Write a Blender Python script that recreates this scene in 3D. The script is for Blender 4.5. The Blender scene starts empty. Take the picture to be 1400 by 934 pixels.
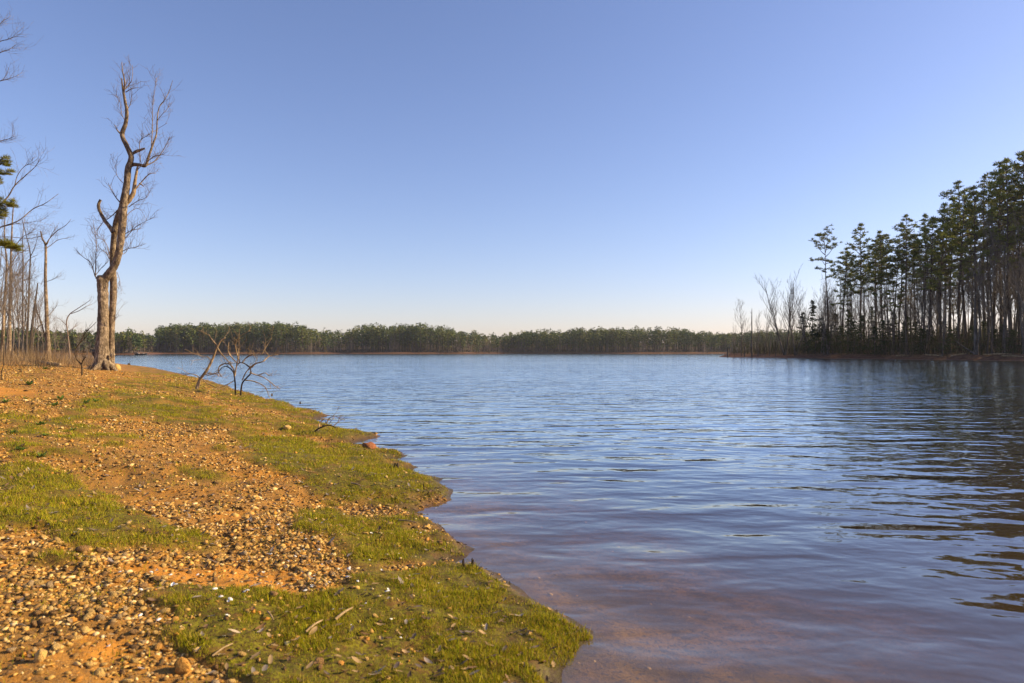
import bpy, math, random
import numpy as np
from mathutils import Vector

# ------------------------------------------------------------------ camera, sky, sun, exposure
F, HY, HC = 933.0, 481.0, 1.5            # focal length in photo pixels, horizon row, eye height above the water
scene = bpy.context.scene
COL = scene.collection
cam_d = bpy.data.cameras.new("camera")
cam = bpy.data.objects.new("camera", cam_d)
COL.objects.link(cam)
cam.location = (0, 0, HC)
cam.rotation_euler = (math.radians(90), 0, 0)
cam_d.sensor_width = 36.0
cam_d.lens = 36.0 * F / 1400.0
cam_d.shift_y = (HY - 467.0) * 1.0 / 1400.0
cam_d.clip_start = 0.05
cam_d.clip_end = 20000
cam_d.dof.use_dof = True
cam_d.dof.focus_distance = 22.0
cam_d.dof.aperture_fstop = 4.0
scene.camera = cam

SUN_AZ, SUN_EL = 82.0, 26.0              # degrees right of the viewing direction, degrees above the horizon
w = bpy.data.worlds.new("World")
scene.world = w
w.use_nodes = True
nt = w.node_tree
for n in list(nt.nodes):
    nt.nodes.remove(n)
sky = nt.nodes.new("ShaderNodeTexSky")
sky.sky_type = 'NISHITA'
sky.sun_disc = False
sky.sun_elevation = math.radians(SUN_EL)
sky.sun_rotation = math.radians(SUN_AZ)
sky.altitude = 100
sky.air_density = 1.05
sky.dust_density = 0.6
sky.ozone_density = 5.0
bg = nt.nodes.new("ShaderNodeBackground")
bg.inputs['Strength'].default_value = 0.100
wo = nt.nodes.new("ShaderNodeOutputWorld")
wbal = nt.nodes.new("ShaderNodeMix"); wbal.data_type = 'RGBA'; wbal.blend_type = 'MULTIPLY'   # the photograph's white balance
wbal.inputs[0].default_value = 1.0
wbal.inputs[7].default_value = (1.24, 0.975, 1.0, 1)
nt.links.new(sky.outputs[0], wbal.inputs[6])
nt.links.new(wbal.outputs[2], bg.inputs[0])
nt.links.new(bg.outputs[0], wo.inputs[0])

sun_d = bpy.data.lights.new("sun", 'SUN')
sun_d.energy = 5.0
sun_d.angle = math.radians(0.5)
sun_d.color = (1.0, 0.78, 0.44)
sun = bpy.data.objects.new("sun", sun_d)
COL.objects.link(sun)
_a, _e = math.radians(SUN_AZ), math.radians(SUN_EL)
sdir = Vector((math.sin(_a) * math.cos(_e), math.cos(_a) * math.cos(_e), math.sin(_e)))
sun.rotation_euler = sdir.to_track_quat('Z', 'Y').to_euler()
sun.location = (60, 0, 60)

scene.view_settings.view_transform = 'Standard'
scene.view_settings.look = 'None'
scene.view_settings.gamma = 1.0
scene.view_settings.exposure = 0.86
scene.cycles.use_denoising = True
scene.cycles.max_bounces = 8
scene.cycles.transparent_max_bounces = 12
scene.cycles.volume_bounces = 0
scene.cycles.caustics_reflective = False
scene.cycles.caustics_refractive = False

random.seed(7)
rng = np.random.default_rng(11)

# ------------------------------------------------------------------ helpers
def sm(t):
    t = np.clip(t, 0, 1)
    return t * t * (3 - 2 * t)

def _hash(ix, iy, seed):
    h = (ix.astype(np.int64) * 374761393 + iy.astype(np.int64) * 668265263 + seed * 974634777) & 0xFFFFFFFF
    h = ((h ^ (h >> 13)) * 1274126177) & 0xFFFFFFFF
    h = (h ^ (h >> 16)) & 0xFFFFFFFF
    return h / 4294967295.0

def vnoise(x, y, seed=0):
    x = np.asarray(x, float); y = np.asarray(y, float)
    ix, iy = np.floor(x), np.floor(y)
    fx, fy = x - ix, y - iy
    u, v = fx * fx * (3 - 2 * fx), fy * fy * (3 - 2 * fy)
    a = _hash(ix, iy, seed); b = _hash(ix + 1, iy, seed)
    c = _hash(ix, iy + 1, seed); d = _hash(ix + 1, iy + 1, seed)
    return (a * (1 - u) + b * u) * (1 - v) + (c * (1 - u) + d * u) * v - 0.5

def fbm(x, y, seed=0, octv=4):
    s, a = 0.0, 1.0
    for o in range(octv):
        s = s + a * vnoise(x * 2 ** o + 13.7 * o, y * 2 ** o - 7.1 * o, seed + o)
        a *= 0.5
    return s

def mesh(name, V, faces, mats, col=None, attrs=None, smooth=False, mi=None):
    """V (n,3), faces: list of int arrays (m,3) or (m,4)"""
    V = np.asarray(V, np.float32)
    me = bpy.data.meshes.new(name)
    fl = [np.asarray(f, np.int32) for f in faces if len(f)]
    nl = sum(f.size for f in fl); nf = sum(len(f) for f in fl)
    me.vertices.add(len(V)); me.vertices.foreach_set('co', V.ravel())
    me.loops.add(nl); me.loops.foreach_set('vertex_index', np.concatenate([f.ravel() for f in fl]))
    tot = np.concatenate([np.full(len(f), f.shape[1], np.int32) for f in fl])
    st = np.concatenate([[0], np.cumsum(tot)[:-1]]).astype(np.int32)
    me.polygons.add(nf)
    me.polygons.foreach_set('loop_start', st)
    me.polygons.foreach_set('loop_total', tot)
    if smooth:
        me.polygons.foreach_set('use_smooth', np.ones(nf, bool))
    if mi is not None:
        me.polygons.foreach_set('material_index', np.asarray(mi, np.int32))
    me.update(calc_edges=True)
    for m in (mats if isinstance(mats, (list, tuple)) else [mats]):
        me.materials.append(m)
    if col is not None:
        c = np.ones((len(V), 4), np.float32); c[:, :3] = col
        a = me.attributes.new('tint', 'FLOAT_COLOR', 'POINT'); a.data.foreach_set('color', c.ravel())
    for k, v in (attrs or {}).items():
        a = me.attributes.new(k, 'FLOAT', 'POINT'); a.data.foreach_set('value', np.asarray(v, np.float32))
    return me

def link(name, me, parent=None, loc=None, rot=None, scl=None):
    o = bpy.data.objects.new(name, me)
    COL.objects.link(o)
    if parent is not None:
        o.parent = parent
    if loc is not None: o.location = loc
    if rot is not None: o.rotation_euler = rot
    if scl is not None: o.scale = scl if hasattr(scl, '__len__') else (scl, scl, scl)
    return o

def tag(o, label, cat, group=None, kind=None):
    o['label'] = label; o['category'] = cat
    if group: o['group'] = group
    if kind: o['kind'] = kind
    return o

def empty(name, loc=(0, 0, 0), rz=0.0, scl=1.0):
    o = bpy.data.objects.new(name, None)
    COL.objects.link(o)
    o.empty_display_size = 0.2
    o.location = loc; o.rotation_euler = (0, 0, rz); o.scale = (scl, scl, scl)
    return o

class Tubes:
    """collects tapered tubes"""
    def __init__(self): self.V, self.Q, self.T, self.n = [], [], [], 0
    def add(self, pts, rad, sides=5, lump=0.0, seed=0, flat=False):
        P = np.asarray(pts, float); R = np.asarray(rad, float)
        m = len(P)
        T = np.gradient(P, axis=0); T /= np.linalg.norm(T, axis=1)[:, None] + 1e-9
        ref = np.array([1.0, 0, 0]) if abs(T[0, 0]) < 0.8 else np.array([0, 1.0, 0])
        A = np.cross(T, ref); A /= np.linalg.norm(A, axis=1)[:, None] + 1e-9
        B = np.cross(T, A)
        th = np.arange(sides) * 2 * np.pi / sides
        rr = R[:, None] * np.ones(sides)[None]
        if lump:
            r2 = np.random.default_rng(seed)
            base = r2.normal(0, 1, sides)
            k = r2.normal(0, 1, (m, sides))
            k = (k + np.roll(k, 1, 0) + np.roll(k, 1, 1)) / 1.7
            rr = rr * (1 + lump * (0.6 * base[None] + 0.6 * k))
        V = P[:, None] + (A[:, None] * np.cos(th)[None, :, None] + B[:, None] * np.sin(th)[None, :, None]) * rr[..., None]
        self.V.append(V.reshape(-1, 3))
        i = np.arange(m - 1)[:, None] * sides; j = np.arange(sides)[None]; j2 = (j + 1) % sides
        q = np.stack([i + j, i + j2, i + sides + j2, i + sides + j], -1).reshape(-1, 4) + self.n
        self.Q.append(q)
        # end cap fan
        e = self.n + (m - 1) * sides
        if R[-1] > 0.004 and sides > 3:
            self.T.append(np.array([[e, e + k, e + k + 1] for k in range(1, sides - 1)]))
        self.n += m * sides
    def mesh(self, name, mat, smooth=True, extra=None):
        fs = [np.concatenate(self.Q)]
        if self.T: fs.append(np.concatenate(self.T))
        return mesh(name, np.concatenate(self.V), fs, mat, smooth=smooth)

def smooth_line(pts, rad, n):
    """Catmull-Rom resample of a short polyline"""
    P = np.asarray(pts, float); R = np.asarray(rad, float)
    t = np.linspace(0, len(P) - 1, n)
    Pp = np.vstack([2 * P[0] - P[1], P, 2 * P[-1] - P[-2]])
    i = np.minimum(t.astype(int), len(P) - 2); f = (t - i)[:, None]
    a, b, c, d = Pp[i], Pp[i + 1], Pp[i + 2], Pp[i + 3]
    q = 0.5 * (2 * b + (c - a) * f + (2 * a - 5 * b + 4 * c - d) * f ** 2 + (3 * b - a - 3 * c + d) * f ** 3)
    return q, np.interp(t, np.arange(len(P)), R)

# ------------------------------------------------------------------ materials
def new_mat(name):
    m = bpy.data.materials.new(name); m.use_nodes = True
    for n in list(m.node_tree.nodes): m.node_tree.nodes.remove(n)
    return m, m.node_tree.nodes, m.node_tree.links

def N(nodes, t, **kw):
    n = nodes.new(t)
    for k, v in kw.items(): setattr(n, k, v)
    return n

def mixc(nodes, links, fac, a, b, mode='MIX'):
    n = nodes.new("ShaderNodeMix"); n.data_type = 'RGBA'; n.blend_type = mode
    for sock, v in ((n.inputs[0], fac), (n.inputs[6], a), (n.inputs[7], b)):
        if hasattr(v, 'is_output'): links.new(v, sock)
        elif isinstance(v, (int, float)): sock.default_value = v
        else: sock.default_value = (*v, 1)
    return n.outputs[2]

def noise(nodes, links, vec, scale, detail=4, rough=0.6, dist=0.0):
    n = nodes.new("ShaderNodeTexNoise")
    n.inputs['Scale'].default_value = scale; n.inputs['Detail'].default_value = detail
    n.inputs['Roughness'].default_value = rough; n.inputs['Distortion'].default_value = dist
    if vec is not None: links.new(vec, n.inputs['Vector'])
    return n.outputs[0]

def ramp(nodes, links, fac, lo, hi):
    n = nodes.new("ShaderNodeMapRange"); n.interpolation_type = 'SMOOTHSTEP'
    links.new(fac, n.inputs[0]); n.inputs[1].default_value = lo; n.inputs[2].default_value = hi
    return n.outputs[0]

def finish(m, nodes, links, colour, rough=0.9, bump=None, bstr=0.5, bdist=0.01, spec=0.3, trans=0.0):
    p = nodes.new("ShaderNodeBsdfPrincipled"); o = nodes.new("ShaderNodeOutputMaterial")
    if hasattr(colour, 'is_output'): links.new(colour, p.inputs['Base Color'])
    else: p.inputs['Base Color'].default_value = (*colour, 1)
    if hasattr(rough, 'is_output'): links.new(rough, p.inputs['Roughness'])
    else: p.inputs['Roughness'].default_value = rough
    p.inputs['Specular IOR Level'].default_value = spec
    if bump is not None:
        b = nodes.new("ShaderNodeBump"); b.inputs['Strength'].default_value = bstr; b.inputs['Distance'].default_value = bdist
        links.new(bump, b.inputs['Height']); links.new(b.outputs[0], p.inputs['Normal'])
    out = p.outputs[0]
    if trans > 0:
        t = nodes.new("ShaderNodeBsdfTranslucent")
        if hasattr(colour, 'is_output'): links.new(colour, t.inputs[0])
        else: t.inputs[0].default_value = (*colour, 1)
        mx = nodes.new("ShaderNodeMixShader"); mx.inputs[0].default_value = trans
        links.new(out, mx.inputs[1]); links.new(t.outputs[0], mx.inputs[2]); out = mx.outputs[0]
    links.new(out, o.inputs['Surface'])
    return m

def bark_mat(name, c1, c2, scale=6.0, stretch=0.18, bdist=0.02, orange=None):
    m, n, l = new_mat(name)
    tc = N(n, "ShaderNodeTexCoord"); mp = N(n, "ShaderNodeMapping")
    mp.inputs['Scale'].default_value = (1, 1, stretch)
    l.new(tc.outputs['Object'], mp.inputs[0])
    a = noise(n, l, mp.outputs[0], scale, 6, 0.7, 0.3)
    b = noise(n, l, tc.outputs['Object'], scale * 0.15, 3)
    c = mixc(n, l, ramp(n, l, a, 0.36, 0.64), c1, c2)
    c = mixc(n, l, ramp(n, l, b, 0.3, 0.75), c, tuple(x * 0.72 for x in c1))
    d_ = noise(n, l, tc.outputs['Object'], scale * 0.42, 5, 0.7, 0.4)
    c = mixc(n, l, ramp(n, l, d_, 0.54, 0.70), c, tuple(0.5 * (x + y_) * 1.15 for x, y_ in zip(c1, c2)))
    hs_ = N(n, "ShaderNodeMath", operation='ADD'); l.new(a, hs_.inputs[0]); l.new(d_, hs_.inputs[1])
    return finish(m, n, l, c, 0.92, hs_.outputs[0], 1.0, bdist, 0.15)

def tint_mat(name, rough=0.9, nscale=30.0, amount=0.35, trans=0.0, spec=0.3, bdist=0.0):
    m, n, l = new_mat(name)
    at = N(n, "ShaderNodeAttribute", attribute_name='tint')
    tc = N(n, "ShaderNodeTexCoord")
    k = noise(n, l, tc.outputs['Object'], nscale, 3)
    c = mixc(n, l, ramp(n, l, k, 0.3, 0.7), at.outputs[0], (0.5, 0.5, 0.5), 'MULTIPLY')
    c = mixc(n, l, amount, at.outputs[0], c)
    return finish(m, n, l, c, rough, k if bdist else None, 0.6, bdist, spec, trans)

def plain_noise_mat(name, c1, c2, scale=8.0, rough=0.9, bdist=0.0, trans=0.0, spec=0.3, rand=0.0):
    m, n, l = new_mat(name)
    tc = N(n, "ShaderNodeTexCoord")
    k = noise(n, l, tc.outputs['Object'], scale, 4, 0.65)
    c = mixc(n, l, ramp(n, l, k, 0.32, 0.68), c1, c2)
    if rand:
        oi = N(n, "ShaderNodeObjectInfo")
        hs = N(n, "ShaderNodeHueSaturation"); hs.inputs['Saturation'].default_value = 1.0
        mr = N(n, "ShaderNodeMapRange"); l.new(oi.outputs['Random'], mr.inputs[0])
        mr.inputs[3].default_value = 1 - rand; mr.inputs[4].default_value = 1 + rand
        l.new(mr.outputs[0], hs.inputs['Value']); l.new(c, hs.inputs['Color']); c = hs.outputs[0]
    return finish(m, n, l, c, rough, k if bdist else None, 0.7, bdist, spec, trans)

M_BARK = bark_mat("dead_tree_bark", (0.12, 0.085, 0.055), (0.48, 0.37, 0.26), 13.0, 0.38, 0.08)
M_TWIG = plain_noise_mat("grey_twig", (0.16, 0.115, 0.085), (0.26, 0.20, 0.155), 20)
M_PALE = bark_mat("weathered_wood", (0.24, 0.16, 0.085), (0.52, 0.38, 0.22), 14.0, 0.15, 0.01)
M_DARKWOOD = bark_mat("dark_wet_wood", (0.035, 0.024, 0.016), (0.11, 0.078, 0.05), 14.0, 0.2, 0.01)
M_PINEBARK = bark_mat("pine_bark", (0.07, 0.052, 0.042), (0.21, 0.15, 0.11), 4.0, 0.25, 0.03)
M_GREYBARK = bark_mat("grey_hardwood_bark", (0.075, 0.062, 0.055), (0.21, 0.175, 0.15), 3.0, 0.2, 0.02)
M_NEEDLE = plain_noise_mat("pine_needles", (0.085, 0.115, 0.022), (0.23, 0.23, 0.04), 0.9, 0.65, 0, 0.25, rand=0.25)
M_NEEDLE_NEAR = plain_noise_mat("sunlit_pine_needles", (0.12, 0.13, 0.012), (0.24, 0.22, 0.025), 3.0, 0.6, 0, 0.3)
M_CEDAR = plain_noise_mat("cedar_foliage", (0.022, 0.038, 0.014), (0.06, 0.075, 0.025), 1.5, 0.7, 0, 0.2, rand=0.2)

# ------------------------------------------------------------------ terrain
def unproj(px, py, z=0.0):
    d = (HC - z) * F / (py - HY)
    return ((px - 700) / F * d, d)

SHORE_PX = [(700, 1500), (745, 1010), (757, 935), (768, 905), (803, 864), (775, 848), (742, 833), (700, 803), (672, 786), (648, 779), (622, 774), (604, 770),
            (618, 765), (644, 750), (628, 738), (604, 722), (580, 709), (556, 701), (580, 697), (614, 684), (610, 668), (596, 655), (566, 647),
            (556, 643), (566, 639), (548, 634), (526, 630), (549, 624), (538, 618), (512, 613), (474, 611), (462, 609), (484, 605), (513, 597),
            (496, 591), (462, 586), (440, 580), (424, 574), (446, 568), (436, 563), (412, 562), (398, 555), (372, 548), (348, 541), (318, 532), (290, 523),
            (262, 515), (232, 508), (205, 502.5), (178, 499.5)]
SHORE = [unproj(*p) for p in SHORE_PX]
LAND = SHORE + [(-60, 86), (-90, 96), (-160, 80), (-200, -60), (0, -60), (1.6, -6)]
PEN = [(57.5, 189), (61, 184), (67, 164), (75, 140), (79.5, 125), (84.5, 111), (93, 92), (112, 60), (420, 40), (420, 330), (140, 250), (90, 214), (70, 203), (60, 197)]
def fp(px, d): return ((px - 700) / F * d, d)
FAR = [fp(-900, 330), fp(60, 372), fp(150, 386), fp(208, 392), fp(214, 410), fp(218, 545), fp(300, 556), fp(430, 560), fp(470, 585), fp(560, 590), fp(640, 600), fp(700, 632),
       fp(780, 622), fp(880, 612), fp(960, 622), fp(1010, 640), fp(1100, 640), fp(1900, 700), (3600, 3400), (-3600, 3400)]

def seg_dist(x, y, poly):
    poly = np.asarray(poly, float); n = len(poly)
    best = np.full(x.shape, 1e18); inside = np.zeros(x.shape, bool)
    for i in range(n):
        ax, ay = poly[i]; bx, by = poly[(i + 1) % n]
        dx, dy = bx - ax, by - ay
        t = np.clip(((x - ax) * dx + (y - ay) * dy) / (dx * dx + dy * dy + 1e-12), 0, 1)
        best = np.minimum(best, (x - ax - t * dx) ** 2 + (y - ay - t * dy) ** 2)
        if ay != by:
            c = ((ay > y) != (by > y)) & (x < (bx - ax) * (y - ay) / (by - ay) + ax)
            inside ^= c
    d = np.sqrt(best)
    return np.where(inside, d, -d)

GRASS = [ # photo outlines of the turf patches: points, strength
    ([(223, 812), (257, 804), (340, 812), (400, 816), (440, 818), (490, 800), (520, 775), (575, 766), (625, 778), (700, 788), (745, 812), (850, 876), (800, 905), (800, 975), (330, 990), (300, 915), (262, 880), (246, 850)], 1.0),
    ([(417, 697), (490, 703), (570, 718), (672, 752), (590, 762), (522, 764), (474, 748), (417, 738), (390, 715)], 0.95),
    ([(321, 598), (393, 600), (436, 606), (500, 621), (590, 634), (628, 650), (645, 686), (560, 694), (510, 690), (455, 680), (395, 660), (350, 640), (330, 618)], 1.0),
    ([(300, 569), (360, 577), (440, 578), (545, 597), (490, 610), (430, 600), (390, 590), (340, 588)], 1.0),
    ([(486, 613), (578, 620), (582, 630), (500, 628)], 0.95),
    ([(125, 539), (200, 541), (270, 551), (307, 566), (322, 578), (270, 579), (200, 568), (150, 566), (108, 576), (118, 588), (172, 600), (150, 604), (100, 591), (78, 577), (107, 555)], 0.95),
    ([(0, 612), (43, 598), (100, 601), (132, 623), (100, 634), (50, 630), (0, 637)], 0.85),
    ([(-40, 637), (50, 634), (79, 655), (143, 684), (228, 716), (278, 745), (240, 757), (130, 742), (60, 718), (-40, 716)], 0.95),
    ([(243, 643), (293, 647), (296, 657), (250, 656)], 0.7),
    ([(284, 616), (322, 619), (320, 628), (288, 627)], 0.6),
    ([(300, 532), (354, 538), (408, 552), (458, 566), (410, 572), (350, 560), (300, 546)], 0.9),
    ([(150, 522), (260, 524), (300, 534), (230, 533), (160, 530)], 0.7),
    ([(-40, 570), (40, 566), (70, 580), (20, 592), (-40, 590)], 0.45),
    ([(-40, 745), (60, 742), (150, 765), (60, 775), (-40, 768)], 0.35),
    ([(-40, 790), (90, 796), (120, 812), (-40, 822)], 0.3),
    ([(430, 600), (500, 612), (575, 640), (560, 655), (470, 625)], 0.9),
    ([(540, 690), (600, 706), (680, 770), (720, 800), (660, 790), (600, 745)], 0.85),
    ([(60, 560), (130, 566), (110, 600), (40, 605), (0, 600)], 0.5),
    ([(180, 500), (240, 510), (300, 528), (250, 520), (190, 508)], 0.6),
]
BARE = [ # open clay
    ([(160, 765), (260, 778), (400, 792), (410, 806), (330, 806), (230, 796), (165, 780)], 1.0),
    ([(270, 695), (320, 698), (325, 710), (275, 710)], 0.9),
    ([(100, 862), (190, 872), (200, 900), (130, 905), (100, 885)], 0.8),
    ([(0, 530), (60, 536), (50, 543), (0, 541)], 0.9),
    ([(120, 505), (190, 512), (190, 522), (130, 520)], 0.5),
]
def px_mask(x, y, h, polys, edge, seed):
    yy = np.maximum(y, 0.5)
    px = 700 + F * x / yy; py = HY + F * (HC - h) / yy
    sc = F / yy
    k = 1.3                                     # rows are foreshortened: weigh them more
    wx = fbm(x * 1.1, y * 1.1, seed) * 0.55 * sc * 0.60
    wy = fbm(x * 1.1 + 40, y * 1.1, seed + 3) * 0.55 * sc * 0.16
    out = np.zeros(x.shape)
    for poly, s in polys:
        sd = seg_dist(px + wx, (py + wy) * k, [(a, b * k) for a, b in poly])
        out = np.maximum(out, s * sm(sd / edge + 0.5))
    return np.where(y > 0.8, out, 0.0)

def near_s(x, y):
    s = seg_dist(x, y, LAND)
    r = np.hypot(x, y)
    return s + (fbm(x * 2.6, y * 2.6, 31) * 0.10 + fbm(x * 11, y * 11, 37, 2) * 0.025) * np.clip(r / 8, 0.5, 2.5)

def height(x, y, full=False):
    x = np.asarray(x, float); y = np.asarray(y, float)
    shp = x.shape; x = x.ravel(); y = y.ravel()
    r = np.hypot(x, y)
    s = np.full(x.shape, -60.0)
    nm = r < 230
    s[nm] = near_s(x[nm], y[nm])
    sl = np.maximum(s, 0); sw = np.maximum(-s, 0)
    land = 0.03 * sm(s / 0.10) + 0.115 * np.minimum(sl, 6.0) + 0.022 * np.clip(sl - 6, 0, 18) \
        + fbm(x * 0.5, y * 0.5, 5) * 0.10 * sm(sl / 2.5) + fbm(x * 2.2, y * 2.2, 9) * 0.045 * sm(sl / 0.6) + fbm(x * 9, y * 9, 19, 3) * 0.022 * sm(sl / 0.2)
    bed = -0.075 * np.minimum(sw, 1.6) - 0.15 * np.clip(sw - 1.6, 0, 20) + fbm(x * 1.6, y * 1.6, 15) * 0.05 * sm(sw / 0.8)
    h = np.where(s > 0, land, np.maximum(bed, -3.0))
    g = np.zeros(x.shape); b = np.zeros(x.shape)
    k = (s > -0.25) & (r < 90) & (y > 0.8) & (x < 6)
    if k.any():
        g[k] = px_mask(x[k], y[k], h[k], GRASS, 46.0, 60)
        gn = fbm(x[k] * 3.1, y[k] * 3.1, 62); g[k] = sm(np.clip(g[k] + 4.4 * gn * g[k] * (1.12 - g[k]), 0, 1))
        b[k] = px_mask(x[k], y[k], h[k], BARE, 12.0, 70)
        h = h + 0.022 * sm(g * 1.4 - 0.2) * sm((s + 0.10) / 0.25)
    p = (r > 55) & (r < 600)
    if p.any():
        sp = seg_dist(x[p], y[p], PEN) + fbm(x[p] * 0.25, y[p] * 0.25, 81) * 2.2
        spl = np.maximum(sp, 0)
        hp = np.where(sp > 0, 0.15 * np.minimum(spl, 1.8) + 0.95 * sm((spl - 1.5) / 1.8) * (0.7 + 0.6 * vnoise(x[p] * 0.3, y[p] * 0.3, 83)) + 0.06 * np.clip(spl - 5, 0, 30)
                      + fbm(x[p] * 0.8, y[p] * 0.8, 84) * 0.18 * sm(spl / 3), -0.14 * np.maximum(-sp, 0))
        h[p] = np.maximum(h[p], np.maximum(hp, -3))
    q = r > 250
    if q.any():
        sf = seg_dist(x[q], y[q], FAR) + fbm(x[q] * 0.04, y[q] * 0.04, 91) * 9
        sfl = np.maximum(sf, 0)
        hf = np.where(sf > 0, 0.07 * np.minimum(sfl, 7) + 0.5 * sm((sfl - 5) / 5) + 0.09 * np.clip(sfl - 10, 0, 120), -0.08 * np.maximum(-sf, 0))
        h[q] = np.maximum(h[q], np.maximum(hf, -3))
    if full:
        return h.reshape(shp), s.reshape(shp), g.reshape(shp), b.reshape(shp)
    return h.reshape(shp)

def hit(px, py, dmax=700):
    """first ground point along the sight line through a photo pixel"""
    d = np.geomspace(1.6, dmax, 900)
    x = (px - 700) / F * d; z = HC + (HY - py) / F * d
    hh = height(x, d)
    i = np.argmax(z <= hh)
    if not (z <= hh).any(): i = len(d) - 1
    return float(x[i]), float(d[i]), float(hh[i])

def ground_at(x, y): return float(height(np.array([x]), np.array([y]))[0])

th = np.radians(np.concatenate([np.linspace(-180, -50, 26)[:-1], np.linspace(-50, 44, 430), np.linspace(44, 180, 28)[1:-1]]))
rr = np.concatenate([np.geomspace(0.35, 1.6, 18)[:-1], np.geomspace(1.6, 42, 400)[:-1], np.geomspace(42, 4200, 210)])
TH, RR = np.meshgrid(th, rr)
GX, GY = RR * np.sin(TH), RR * np.cos(TH)
GH, GS, GG, GB = height(GX, GY, True)
nr, nc = GX.shape
i = np.arange(nr - 1)[:, None] * nc; j = np.arange(nc)[None]; j2 = (j + 1) % nc
quads = np.stack([i + j, i + j2, i + nc + j2, i + nc + j], -1).reshape(-1, 4)[:, ::-1]
V = np.stack([GX, GY, GH], -1).reshape(-1, 3)
V = np.vstack([V, [[0, 0, ground_at(0, 0)]]])
jj = np.arange(nc)
tri = np.stack([jj, np.full(nc, nr * nc), (jj + 1) % nc], -1)[:, ::-1]

m, n, l = new_mat("shore_ground")
geo = N(n, "ShaderNodeNewGeometry")
P = geo.outputs['Position']
ag = N(n, "ShaderNodeAttribute", attribute_name='grass').outputs['Fac']
ab = N(n, "ShaderNodeAttribute", attribute_name='bare').outputs['Fac']
asx = N(n, "ShaderNodeAttribute", attribute_name='shore').outputs['Fac']
sep = N(n, "ShaderNodeSeparateXYZ"); l.new(P, sep.inputs[0])
n1 = noise(n, l, P, 1.3, 5, 0.65); n2 = noise(n, l, P, 9.0, 5, 0.7); n3 = noise(n, l, P, 45.0, 4, 0.75); n4 = noise(n, l, P, 170.0, 2, 0.6)
clay = mixc(n, l, ramp(n, l, n1, 0.35, 0.7), (0.42, 0.18, 0.022), (0.28, 0.14, 0.03))
clay = mixc(n, l, ramp(n, l, n2, 0.42, 0.72), clay, (0.22, 0.105, 0.022))
clay = mixc(n, l, ab, clay, (0.52, 0.21, 0.022))
clay = mixc(n, l, ramp(n, l, n3, 0.47, 0.63), clay, mixc(n, l, 0.5, clay, (0.10, 0.065, 0.035)))
clay = mixc(n, l, ramp(n, l, n4, 0.55, 0.75), clay, (0.46, 0.30, 0.11))
turf = mixc(n, l, ramp(n, l, n2, 0.35, 0.65), (0.095, 0.085, 0.006), (0.20, 0.175, 0.008))
turf = mixc(n, l, ramp(n, l, n3, 0.44, 0.60), turf, (0.075, 0.045, 0.010))
n5 = noise(n, l, P, 4.0, 4, 0.65)
turf = mixc(n, l, ramp(n, l, n5, 0.54, 0.68), turf, (0.15, 0.075, 0.018))
landc = mixc(n, l, ag, clay, turf)
# wet rim above the water line and silty bed below it
wet = N(n, "ShaderNodeMapRange"); l.new(sep.outputs[2], wet.inputs[0]); wet.inputs[1].default_value = 0.105; wet.inputs[2].default_value = 0.01
landc = mixc(n, l, wet.outputs[0], landc, mixc(n, l, 0.75, landc, (0.055, 0.032, 0.016)))
bedc = mixc(n, l, ramp(n, l, n1, 0.4, 0.62), (0.34, 0.185, 0.025), (0.12, 0.075, 0.02))
bedc = mixc(n, l, ramp(n, l, n2, 0.46, 0.66), bedc, (0.10, 0.065, 0.04))
bedc = mixc(n, l, ramp(n, l, n3, 0.5, 0.62), bedc, (0.07, 0.05, 0.035))
bedc = mixc(n, l, ramp(n, l, n4, 0.66, 0.74), bedc, (0.5, 0.36, 0.2))
und = N(n, "ShaderNodeMapRange"); l.new(sep.outputs[2], und.inputs[0]); und.inputs[1].default_value = 0.0; und.inputs[2].default_value = -0.02
gc = mixc(n, l, und.outputs[0], landc, bedc)
# far woods floor: leaf-brown above the beach
farf = N(n, "ShaderNodeMapRange"); l.new(asx, farf.inputs[0]); farf.inputs[1].default_value = 1.0; farf.inputs[2].default_value = 0.0
wood = mixc(n, l, ramp(n, l, n1, 0.35, 0.65), (0.10, 0.068, 0.04), (0.17, 0.12, 0.075))
hi = N(n, "ShaderNodeMapRange"); l.new(sep.outputs[2], hi.inputs[0]); hi.inputs[1].default_value = 0.85; hi.inputs[2].default_value = 1.3
redclay = mixc(n, l, ramp(n, l, n1, 0.4, 0.6), (0.10, 0.042, 0.022), (0.18, 0.085, 0.045))
farc = mixc(n, l, hi.outputs[0], redclay, wood)
farc = mixc(n, l, und.outputs[0], farc, bedc)
gc = mixc(n, l, farf.outputs[0], gc, farc)
hgt = N(n, "ShaderNodeMath", operation='ADD'); l.new(n3, hgt.inputs[0]); l.new(n2, hgt.inputs[1])
rg = N(n, "ShaderNodeMapRange"); l.new(wet.outputs[0], rg.inputs[0]); rg.inputs[3].default_value = 0.95; rg.inputs[4].default_value = 0.45
M_GROUND = finish(m, n, l, gc, rg.outputs[0], hgt.outputs[0], 0.8, 0.012, 0.25)

nearflag = np.clip(1.0 - (np.hypot(GX, GY) - 95) / 8, 0, 1)
gat = {'grass': np.append(GG.ravel(), 0), 'bare': np.append(GB.ravel(), 0), 'shore': np.append(nearflag.ravel(), 1)}
ground = link('ground', mesh('ground', V, [quads, tri], M_GROUND, attrs=gat, smooth=True))
tag(ground, 'orange clay and gravel lake shore sloping down into the water', 'ground', kind='structure')

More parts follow.
